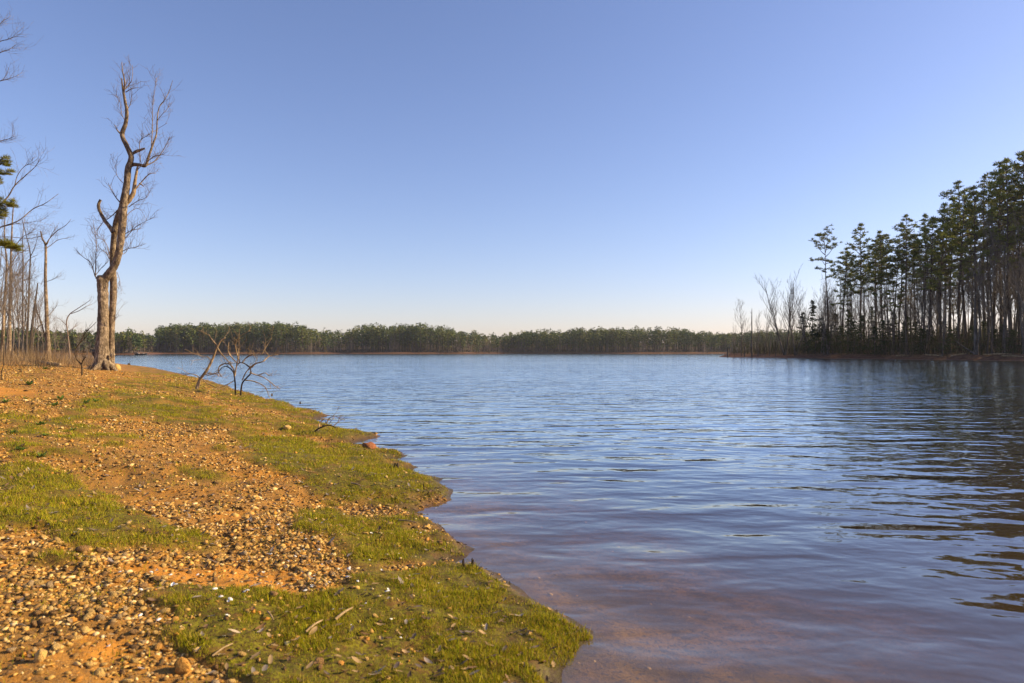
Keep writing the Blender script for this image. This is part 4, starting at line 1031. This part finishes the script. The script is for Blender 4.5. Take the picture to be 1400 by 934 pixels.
# individual pines that stand out along the far shore: shared shapes
FARV = []
for c in range(8):
    t_, L_ = far_pine(r, 20.0, 34)
    cc = np.array([(0.085, 0.115, 0.030), (0.115, 0.14, 0.035), (0.065, 0.095, 0.032)][c % 3])
    C = np.repeat(cc[None] * r.uniform(0.6, 1.4, (len(L_), 1)), 3, 0)
    tm = t_.mesh('far_pine_trunk', M_PINEBARK)
    FARV.append((tm, mesh('far_pine_crown', L_.reshape(-1, 3), [np.arange(len(L_) * 3).reshape(-1, 3)], M_FARNEEDLE, C)))
FL = {0: ('round-topped pine above the sandy beach on the far shore', 'pines above the sandy far beach'), 1: ('tall pine in front rank of the high wood on far shore', 'front pines of the high far wood'), 2: ('pine in the lower wood across the open water', 'front pines of the low far wood')}
for c in range(120):
    px = [172, 180, 191, 168][c] if c < 4 else (r.uniform(217, 640) if c < 70 else r.uniform(640, 1120))
    if c >= 4 and r.random() < brownish(px) * 0.8: px = r.uniform(220, 420) if c < 70 else r.uniform(720, 860)
    x, y = far_spot(px, r.uniform(12, 40)); z = ground_at(x, y)
    Hh = HC + (HY - topline(px) + r.uniform(-4.5, 3.0)) / F * y - z; k = Hh / 20.0
    vi = int(r.integers(0, 8)); lb, gp = FL[0 if c < 4 else 1 if c < 70 else 2]
    place(FARV[vi], ('trunk', 'crown'), 'pine_tree', ('mid-green ', 'light green ', 'dark green ')[vi % 3] + lb, 'pine tree', (x, y, z), r.uniform(0, 6.28), (max(0.75, k), max(0.75, k), k), gp)
# the mass of the wood behind and between
Lp, Cp, bt = [], [], Tubes(); Cb = []
for c in range(2900):
    px = r.uniform(-60, 1180) if c > 130 else r.uniform(140, 214)
    inl = r.uniform(0, 1) ** 1.3 * 95 + 8; x, y = far_spot(px, inl)
    if px > 1110 and c % 2: continue
    z = 0.9 + 0.09 * max(0, inl - 10); H = HC + (HY - topline(px) + r.choice([1, -1], p=[.25, .75]) * r.uniform(0, 1) ** 1.5 * 5.0 + 0.2) / F * y - z
    H = max(H, 6)
    bk = float(vnoise(px / 11.0, inl / 40.0, 3)) * 0.7
    if r.random() < brownish(px) + max(0, bk) or r.random() < 0.14:      # leafless tree: pale stems and twig haze
        H *= r.uniform(0.55, 0.95)
        for s_ in range(4):
            ox, oy = r.normal(0, 1.6, 2)
            bt.add([(x + ox, y + oy, z - 0.5), (x + ox * 1.2, y + oy, z + H * 0.55), (x + ox * 1.7, y + oy * 1.6, z + H * r.uniform(0.85, 1))], [0.17, 0.11, 0.03], 3)
        g_ = r.uniform(0.7, 1.25); Cb.append(np.tile(np.array([0.16, 0.13, 0.11] if inl < 26 else [0.14, 0.115, 0.095]) * g_, (36, 1)))
        L_ = leaf_tris(np.array([x, y, z + H * 0.62]), (H * 0.16, H * 0.16, H * 0.36), 46, r, 0.75); L_ = L_ - (L_ - L_.mean(1, keepdims=True)) * np.array([0.65, 0.65, -0.2])
        Lp.append(L_); Cp.append(np.repeat(np.array([[0.20, 0.15, 0.105]]) * r.uniform(0.6, 1.3, (46, 1)), 3, 0))
    else:
        t_, L_ = far_pine(r, H, 20); tv = np.concatenate(t_.V) + np.array([x, y, z])
        bt.V.append(tv); bt.Q.append(np.concatenate(t_.Q) + bt.n); bt.n += len(tv); Cb.append(np.tile(np.array([[0.09, 0.07, 0.058]]) * r.uniform(0.6, 1.3), (len(tv), 1)))
        Lp.append(L_ + np.array([x, y, z])); cc = np.array([(0.085, 0.115, 0.030), (0.135, 0.15, 0.035), (0.045, 0.075, 0.03), (0.17, 0.16, 0.05)][int(r.choice(4, p=[.35, .25, .3, .1]))])
        Cp.append(np.repeat(cc[None] * r.uniform(0.6, 1.4, (len(L_), 1)), 3, 0))
for c in range(1300):                                       # brush along the edge of the wood
    px = r.uniform(-60, 1180); x, y = far_spot(px, r.uniform(7, 30)); k_ = 9
    L_ = leaf_tris(np.array([x, y, 1.4 + r.uniform(0, 1.2)]), (2.4, 2.4, 1.8), k_, r, 1.3); Lp.append(L_); Cp.append(np.repeat(np.array([[0.10, 0.078, 0.055]]) * r.uniform(0.5, 1.4, (k_, 1)), 3, 0))
L_ = np.concatenate(Lp); nb = bt.n
Vv = np.concatenate(bt.V + [L_.reshape(-1, 3)]); Qq = np.concatenate(bt.Q); Tt = np.arange(len(L_) * 3).reshape(-1, 3) + nb
me = mesh('far_wood', Vv, [Qq, Tt], [M_FARBARK, M_FARNEEDLE], np.concatenate(Cb + Cp), mi=np.concatenate([np.zeros(len(Qq)), np.ones(len(Tt))]))
o = link('far_wood', me); tag(o, 'distant mixed wood of pines and bare hardwoods along far shore', 'woodland', kind='stuff')

# flat boat moored at the sandy far shore
bx, by = unproj(193, 484.6); bz = 0.0
M_HULL = plain_noise_mat("dark_boat_hull", (0.03, 0.03, 0.035), (0.06, 0.055, 0.055), 2, 0.5); M_DECK = plain_noise_mat("boat_deck", (0.25, 0.22, 0.19), (0.35, 0.31, 0.27), 2, 0.7)
by = 345.0; bx = (193 - 700) / F * by
boat = empty('boat', (bx, by, 0), 0.05)
sec = [(-2.9, 0.75, 0.45), (-2.4, 0.85, 0.55), (0, 0.9, 0.55), (1.8, 0.85, 0.6), (2.7, 0.45, 0.75), (3.0, 0.12, 0.85)]
hv = []
for xx, hw, top in sec: hv += [(xx, -hw, top), (xx * 0.98, -hw * 0.75, -0.12), (xx * 0.98, hw * 0.75, -0.12), (xx, hw, top)]
hq = [(4 * i_ + j_, 4 * i_ + j_ + 1, 4 * i_ + 5 + j_, 4 * i_ + 4 + j_) for i_ in range(5) for j_ in range(3)] + [(0, 3, 2, 1), (20, 21, 22, 23)]
link('hull', mesh('boat_hull', hv, [np.array(hq)], M_HULL), boat)
def box(name, c, s_, mat, parent):
    c = np.array(c); V_ = np.array([[sx, sy, sz] for sx in (-1, 1) for sy in (-1, 1) for sz in (-1, 1)]) * np.array(s_) * 0.5 + c
    V_[[1, 3, 5, 7], :2] = (V_[[1, 3, 5, 7], :2] - c[:2]) * 0.9 + c[:2]
    return link(name, mesh(name, V_, [np.array([(0, 1, 3, 2), (4, 6, 7, 5), (0, 4, 5, 1), (2, 3, 7, 6), (0, 2, 6, 4), (1, 5, 7, 3)])], mat), parent)
box('deck', (-0.2, 0, 0.42), (5.0, 1.5, 0.06), M_DECK, boat); box('bench', (-1.2, 0, 0.6), (0.5, 1.4, 0.3), M_DECK, boat); box('bench', (1.0, 0, 0.6), (0.5, 1.4, 0.3), M_DECK, boat)
box('outboard_motor', (-3.05, 0, 0.75), (0.4, 0.4, 0.9), M_HULL, boat); box('console', (-2.1, 0.1, 0.95), (0.35, 0.5, 0.9), M_HULL, boat)
tag(boat, 'low dark flat-bottomed boat on the water off the sandy far beach', 'boat')

# ------------------------------------------------------------------ gravel, turf, leaves and shells on the near bank
def polar(n_, r0, r1, p, a0, a1, g):
    u = g.random(n_); q = 1 - p
    rad = (r0 ** q + u * (r1 ** q - r0 ** q)) ** (1 / q) if abs(q) > 1e-6 else r0 * (r1 / r0) ** u
    a = np.radians(g.uniform(a0, a1, n_)); return rad * np.sin(a), rad * np.cos(a), rad
g = np.random.default_rng(123)
x, y, rad = polar(420000, 2.2, 42, 0.25, -44, 16, g)
h_, s_, gr_, br_ = height(x, y, True)
pebz = fbm(x * 0.8, y * 0.8, 140)
px = 700 + F * x / y; py = HY + F * (HC - h_) / y
dens = (1 - 0.93 * sm(gr_ * 1.5)) * (1 - 0.85 * br_) * np.clip(0.68 + pebz * 1.3, 0.2, 1)
sub = s_ < 0.02
dens = np.where(sub, 0.30 * (s_ > -1.8), dens)
h_ = np.where(sub, h_ - 0.012, h_)
keep = g.random(len(x)) < dens
x, y, rad, h_, s_, gr_ = [a[keep] for a in (x, y, rad, h_, s_, gr_)]
size = g.lognormal(math.log(0.0078), 0.48, len(x)).clip(0.004, 0.036) * np.interp(rad, [2, 6, 15, 40], [1.0, 1.15, 1.5, 2.2])
size *= np.where((g.random(len(x)) < 0.02) & (s_ > 0.3) & (gr_ < 0.4), 1.5, 1.0) * np.where(s_ < 0.02, 0.6, 1.0)
PAL = np.array([(0.54, 0.32, 0.085), (0.44, 0.245, 0.060), (0.60, 0.40, 0.15), (0.46, 0.20, 0.030), (0.28, 0.155, 0.045), (0.36, 0.225, 0.09), (0.13, 0.07, 0.022), (0.64, 0.48, 0.24), (0.07, 0.04, 0.017), (0.40, 0.21, 0.045)])
pw = np.array([.16, .16, .10, .07, .14, .08, .13, .04, .10, .06]); 
ci = g.choice(len(PAL), len(x), p=pw / pw.sum())
# the 260 stones that show largest become single pieces of the ground
show = size / rad * (y > 0.5) * (px[keep] > -30) * (px[keep] < 900) * (py[keep] < 955) * (s_ > 0)
big = np.argsort(-show)[:260]
shapes = {}
for mi_ in range(4):
    for k_ in range(5): shapes[(mi_, k_)] = rock_mesh(300 + mi_ * 10 + k_, 6, 5, 0.16, 'stone', M_STONES[mi_])
MI = {0: 0, 1: 0, 2: 0, 3: 1, 4: 3, 5: 2, 6: 3, 7: 0, 8: 3, 9: 1}
for i_ in big:
    sz = min(size[i_], 0.030)
    link('stone', shapes[(MI[int(ci[i_])], int(g.integers(0, 5)))], ground, (x[i_], y[i_], h_[i_] + sz * 0.25), (g.uniform(-.4, .4), g.uniform(-.4, .4), g.uniform(0, 6.28)), (sz * g.uniform(.9, 1.35), sz * g.uniform(.7, 1.0), sz * g.uniform(.5, .8)))
rest = np.ones(len(x), bool); rest[big] = False
def scatter_solids(base, faces, idx, name, mats, label):
    n_ = len(idx); nv = len(base)
    V_ = base[None] * (1 + g.normal(0, 0.30, (n_, nv, 1)))
    sc_ = np.stack([g.uniform(.85, 1.4, n_), g.uniform(.55, 1.0, n_), np.where(g.random(n_) < 0.45, g.uniform(.18, .4, n_), g.uniform(.4, .8, n_))], 1) * size[idx][:, None]
    V_ = V_ * sc_[:, None]
    ax = g.uniform(-.5, .5, n_); c, s1 = np.cos(ax), np.sin(ax)
    Y = V_[..., 1] * c[:, None] - V_[..., 2] * s1[:, None]; Z = V_[..., 1] * s1[:, None] + V_[..., 2] * c[:, None]
    a = g.uniform(0, 6.28, n_); c, s1 = np.cos(a)[:, None], np.sin(a)[:, None]
    X = V_[..., 0] * c - Y * s1; Y2 = V_[..., 0] * s1 + Y * c
    V_ = np.stack([X + x[idx][:, None], Y2 + y[idx][:, None], Z + (h_[idx] + size[idx] * 0.22)[:, None]], -1).reshape(-1, 3)
    T_ = (faces[None] + (np.arange(n_) * nv)[:, None, None]).reshape(-1, 3)
    C = np.repeat(PAL[ci[idx]] * g.uniform(0.7, 1.25, (n_, 1)), nv, 0)
    o = link(name, mesh(name, V_, [T_], mats, C), ground); o['kind'] = 'stuff'; return o
ph = (1 + 5 ** .5) / 2
ICO = np.array([(-1, ph, 0), (1, ph, 0), (-1, -ph, 0), (1, -ph, 0), (0, -1, ph), (0, 1, ph), (0, -1, -ph), (0, 1, -ph), (ph, 0, -1), (ph, 0, 1), (-ph, 0, -1), (-ph, 0, 1)]) / 1.902
ICOF = np.array([(0, 11, 5), (0, 5, 1), (0, 1, 7), (0, 7, 10), (0, 10, 11), (1, 5, 9), (5, 11, 4), (11, 10, 2), (10, 7, 6), (7, 1, 8), (3, 9, 4), (3, 4, 2), (3, 2, 6), (3, 6, 8), (3, 8, 9), (4, 9, 5), (2, 4, 11), (6, 2, 10), (8, 6, 7), (9, 8, 1)])
OCT = np.array([(1, 0, 0.2), (0, 1, -0.1), (-1, 0, 0.1), (0, -1, 0.2), (0.1, 0.1, 1), (0, 0, -1.0)]); OCTF = np.array([(0, 1, 4), (1, 2, 4), (2, 3, 4), (3, 0, 4), (1, 0, 5), (2, 1, 5), (3, 2, 5), (0, 3, 5)])
M_GRAVEL = tint_mat("gravel", 0.88, 60, 0.3, 0, 0.3)
scatter_solids(ICO, ICOF, np.where(rest & (rad < 6.5))[0], 'gravel', M_GRAVEL, '')
scatter_solids(OCT, OCTF, np.where(rest & (rad >= 6.5))[0], 'gravel', M_GRAVEL, '')

M_GRASS = tint_mat("turf_blades", 0.75, 14, 0.25, 0.35, 0.25)
x, y, rad = polar(1300000, 2.2, 45, 0.85, -44, 16, g)
h_, s_, gr_, br_ = height(x, y, True)
tuft = fbm(x * 5, y * 5, 150, 4) + 0.5 * np.minimum(fbm(x * 1.7, y * 1.7, 152, 3), 0.1)
dens = np.clip(gr_ * np.clip(0.78 + 2.2 * tuft, 0.10, 1), 0, 1)
dens = np.maximum(dens, 0.03 + 0.16 * np.clip(fbm(x * 1.2, y * 1.2, 158) * 2, 0, 1) * (1 - br_)) * (s_ > 0.05 + 0.24 * fbm(x * 7, y * 7, 155, 2)) * (rad > 2.3)
keep = g.random(len(x)) < dens
x, y, rad, h_, gr_, tuft = [a[keep] for a in (x, y, rad, h_, gr_, tuft)]
scl = np.interp(rad, [2, 4, 8, 20, 45], [0.9, 1.0, 1.3, 2.0, 2.8]) * (0.75 + 0.9 * np.clip(tuft + 0.3, 0, 1))
Vb, Tb, Cb = blades(0, (x, y, h_, scl), 0.020, 0.0040, [(0.38, 0.36, 0.008), (0.28, 0.30, 0.008), (0.44, 0.38, 0.010), (0.15, 0.17, 0.008), (0.36, 0.25, 0.02), (0.44, 0.30, 0.06)], 0.45, 8)
o = link('turf', mesh('turf', Vb, [Tb], M_GRASS, Cb)); tag(o, 'short yellow-green turf in patches along the shore', 'grass', kind='stuff')
print('gravel+turf', len(x))

M_LEAF = [plain_noise_mat("tan_leaf", (0.40, 0.25, 0.11), (0.52, 0.36, 0.18), 30, 0.7, 0, 0.2, rand=0.3), plain_noise_mat("brown_leaf", (0.18, 0.09, 0.035), (0.32, 0.18, 0.075), 30, 0.7, 0, 0.2, rand=0.3), plain_noise_mat("grey_leaf", (0.32, 0.24, 0.16), (0.46, 0.37, 0.26), 30, 0.7, 0, 0.15, rand=0.3)]
def leaf_arrays(seed, lobed):
    r = np.random.default_rng(seed); n_ = 9; t = np.linspace(0, 1, n_)
    w_ = 0.17 * np.sin(np.pi * t ** 0.85) ** 0.8 * (1 + (0.45 * np.sin(t * 20) if lobed else 0)) + 0.006
    curl = r.uniform(0.1, 0.5); z_ = curl * (t - 0.5) ** 2 * r.choice([1.0, 0.7]) + 0.05 * np.sin(t * 5 + seed)
    ed = r.uniform(0.05, 0.25)
    V_ = []
    for i_ in range(n_): V_ += [(t[i_] - .5, -w_[i_], z_[i_] + ed * w_[i_]), (t[i_] - .5, 0.0, z_[i_] - 0.02), (t[i_] - .5, w_[i_], z_[i_] + ed * w_[i_] * r.uniform(.5, 2))]
    Q_ = [(3 * i_ + j_, 3 * i_ + 3 + j_, 3 * i_ + 4 + j_, 3 * i_ + 1 + j_) for i_ in range(n_ - 1) for j_ in range(2)]
    return np.array(V_), np.array(Q_)
LS = [leaf_arrays(k_, k_ % 2 == 0) for k_ in range(6)]
LM = [[mesh('fallen_leaf', a * np.array([1, 1, 1]), [q_], mt, smooth=True) for a, q_ in LS] for mt in M_LEAF]
leafpx = [(345, 868), (368, 873), (388, 848), (405, 849), (320, 869), (356, 862), (376, 890), (394, 899), (442, 897), (372, 842), (420, 852), (398, 905), (428, 870), (440, 866), (432, 912), (424, 918), (512, 930), (530, 894), (555, 896), (332, 830), (346, 840), (410, 838), (392, 843), (450, 852), (462, 860), (478, 880), (500, 872), (520, 860), (566, 876), (590, 890), (620, 860), (640, 905), (300, 912), (310, 920), (288, 928), (330, 915), (545, 925), (660, 870), (600, 925), (488, 910), (362, 920), (470, 925), (350, 905), (404, 880)]
for c, (a, b) in enumerate(leafpx):
    X_, Y_, Z_ = hit(a, b)
    sc_ = g.uniform(0.04, 0.07); mt = [0, 0, 1, 0, 2, 1][c % 6]
    o = link('fallen_leaf', LM[mt][int(g.integers(0, 6))], None, (X_, Y_, Z_ + 0.016), (g.uniform(-.35, .35), g.uniform(-.35, .35), g.uniform(0, 6.28)), sc_)
    tag(o, ['curled dry tan leaf lying on the turf', 'crumpled dark brown leaf lying on the turf', 'faded grey leaf lying on the turf'][mt], 'leaf', ['tan leaves on the turf', 'brown leaves on the turf', 'grey leaves on the turf'][mt])
# smaller leaf litter and twigs as one mass
x, y, rad = polar(16000, 2.4, 40, 0.4, -44, 14, g); h_, s_, gr_, br_ = height(x, y, True)
lit = fbm(x * 0.9, y * 0.9, 170); keep = (s_ > 0.0) & (g.random(len(x)) < np.maximum(np.clip(0.3 + lit * 1.3, 0.04, 1) * (1 - 0.8 * br_), 0.9 * (s_ < 0.14))); x, y, rad, h_ = x[keep], y[keep], rad[keep], h_[keep]
LV, LQ, LC, n0 = [], [], [], 0
for i_ in range(len(x)):
    a, q_ = LS[i_ % 6]; a = a[::2] if False else a
    c, s1 = math.cos(i_ * 2.4), math.sin(i_ * 2.4); sc_ = g.uniform(0.025, 0.065) * np.interp(rad[i_], [3, 40], [1, 1.8])
    p = a * sc_; LV.append(np.stack([p[:, 0] * c - p[:, 1] * s1 + x[i_], p[:, 0] * s1 + p[:, 1] * c + y[i_], p[:, 2] * 1.3 + h_[i_] + 0.012 + p[:, 0] * g.normal(0, .3)], 1)); LQ.append(q_ + n0); n0 += len(p)
    cc = np.array([(0.42, 0.28, 0.13), (0.22, 0.13, 0.07), (0.34, 0.28, 0.24), (0.11, 0.07, 0.045), (0.16, 0.12, 0.10)][int(g.integers(0, 5))]); LC.append(np.tile(cc * g.uniform(.7, 1.2), (len(p), 1)))
o = link('leaf_litter', mesh('leaf_litter', np.concatenate(LV), [np.concatenate(LQ)], tint_mat("leaf_litter", 0.8, 40, 0.3, 0.15), np.concatenate(LC), smooth=True)); tag(o, 'small dry leaf litter strewn over gravel and turf', 'leaf litter', kind='stuff')

# dry sticks lying on the turf
for c, (a, b, e, f_, w_) in enumerate([(418, 872, 441, 857, 3.2), (458, 853, 482, 839, 4.2), (366, 842, 374, 858, 2.6), (22, 862, 36, 866, 3.0), (545, 714, 570, 720, 2.2), (480, 664, 493, 669, 2.4), (290, 905, 318, 890, 2.6), (640, 700, 655, 706, 1.6)]):
    A = np.array(hit(a, b)); B = np.array(hit(e, f_)); A[2] += 0.018; B[2] += 0.03; s1 = A[1] / F; t = Tubes(); mid = (A + B) / 2 + np.array([0, 0, 0.006])
    q, r_ = smooth_line([A - A, mid - A, B - A], np.array([w_ * .5, w_ * .42, w_ * .3]) * s1, 8); t.add(q, r_, 6, 0.1, c)
    o = link('dry_stick', t.mesh('dry_stick', M_PALE), None, A); tag(o, 'short bleached dry stick lying on the shore', 'stick', 'dry sticks on the shore')

# bleached mussel shells
M_SHELL = plain_noise_mat("bleached_shell", (0.74, 0.71, 0.66), (0.82, 0.80, 0.77), 20, 0.45, 0, 0, 0.5)
def shell_mesh(seed):
    r = np.random.default_rng(seed); V_, Q_ = [], []; nu, nv = 7, 4
    for v_ in range(nv + 1):
        for u_ in range(nu):
            a = 2 * math.pi * u_ / nu; k_ = v_ / nv
            V_.append((math.cos(a) * k_ * 1.0, math.sin(a) * k_ * 0.62 + 0.12 * k_ * math.cos(a), (1 - k_ ** 2) * 0.36 * (1 + 0.05 * r.normal())))
    for v_ in range(nv):
        for u_ in range(nu): Q_.append((v_ * nu + u_, (v_ + 1) * nu + u_, (v_ + 1) * nu + (u_ + 1) % nu, v_ * nu + (u_ + 1) % nu))
    return mesh('shell', V_, [np.array(Q_)], M_SHELL, smooth=True)
SH = [shell_mesh(k_) for k_ in range(3)]
shpx = [(193, 920), (164, 788), (207, 785), (233, 789), (236, 802), (240, 804), (192, 845), (217, 853), (148, 887), (193, 809), (294, 808), (302, 820), (312, 826), (315, 824), (334, 813), (338, 812), (306, 875), (380, 801), (417, 811), (426, 806), (427, 804), (475, 791), (489, 800), (530, 812), (531, 810), (477, 781), (478, 779), (436, 755), (508, 732), (575, 731), (418, 741), (440, 718), (360, 785), (455, 838), (535, 852), (548, 876), (15, 815), (11, 742), (300, 722), (340, 770), (395, 770), (404, 765), (470, 705), (412, 732), (430, 790), (450, 800), (463, 782), (505, 768), (522, 782), (545, 760), (380, 720), (560, 790), (600, 800), (500, 830), (270, 790), (440, 775), (452, 770), (398, 748), (415, 755), (370, 760), (560, 690), (596, 697), (310, 845), (480, 860)]
for c, (a, b) in enumerate(shpx):
    X_, Y_, Z_ = hit(a, b); sc_ = g.uniform(0.010, 0.017) * (1.05 if c < 30 else 0.7)
    o = link('mussel_shell', SH[c % 3], None, (X_, Y_, Z_ + 0.012), (g.uniform(-.4, .4) + (3.14 if c % 4 == 0 else 0), g.uniform(-.4, .4), g.uniform(0, 6.28)), sc_); tag(o, 'bleached white mussel shell lying on the gravel shore', 'shell', 'mussel shells on the shore')

# leafy rosettes on the upper bank
M_WEED = plain_noise_mat("weed_leaf", (0.07, 0.13, 0.02), (0.16, 0.24, 0.045), 12, 0.6, 0, 0.3)
for c, (a, b, w_) in enumerate([(82, 547, 15), (75, 556, 16), (118, 552, 14), (131, 550, 13), (56, 583, 16), (18, 593, 14), (30, 617, 18), (8, 552, 14), (62, 597, 12), (40, 527, 14), (62, 505, 10), (36, 546, 10), (58, 627, 16), (100, 590, 10)]):
    X_, Y_, Z_ = hit(a, b); s1 = Y_ / F * w_ * 0.62; r = np.random.default_rng(c); V_, Q_, n0 = [], [], 0
    for k_ in range(14):
        la, q_ = LS[(k_ * 2 + 1) % 6]; p = (la + np.array([0.5, 0, 0])) * s1 * r.uniform(.5, 1.0) * np.array([1, 1.3, 0.6]); el = r.uniform(0.15, 0.9)
        X = p[:, 0] * math.cos(el) - p[:, 2] * math.sin(el); Z = p[:, 0] * math.sin(el) + p[:, 2] * math.cos(el); aa = k_ * 2.4
        V_.append(np.stack([X * math.cos(aa) - p[:, 1] * math.sin(aa), X * math.sin(aa) + p[:, 1] * math.cos(aa), Z], 1)); Q_.append(q_ + n0); n0 += len(p)
    o = link('leafy_weed', mesh('leafy_weed', np.concatenate(V_), [np.concatenate(Q_)], M_WEED, smooth=True), None, (X_, Y_, Z_)); tag(o, 'small bright green leafy weed on the upper gravel bank', 'weed', 'leafy weeds on the bank')

# ------------------------------------------------------------------ thin winter haze over the lake
m, n, l = new_mat("haze_air")
pv = N(n, "ShaderNodeVolumePrincipled"); pv.inputs['Color'].default_value = (0.86, 0.9, 1.0, 1); pv.inputs['Density'].default_value = 0.00008; pv.inputs['Anisotropy'].default_value = 0.2
mo = N(n, "ShaderNodeOutputMaterial"); l.new(pv.outputs[0], mo.inputs['Volume'])
S, Z0, Z1 = 4500.0, -14.0, 48.0
hv = [(-S, -S, Z1), (S, -S, Z1), (S, S, Z1), (-S, S, Z1), (-S, -S, Z0), (S, -S, Z0), (S, S, Z0), (-S, S, Z0)]
hz_ = link('haze', mesh('haze', hv, [np.array(wq)], m)); tag(hz_, 'thin pale haze in the air over the lake', 'haze', kind='stuff')
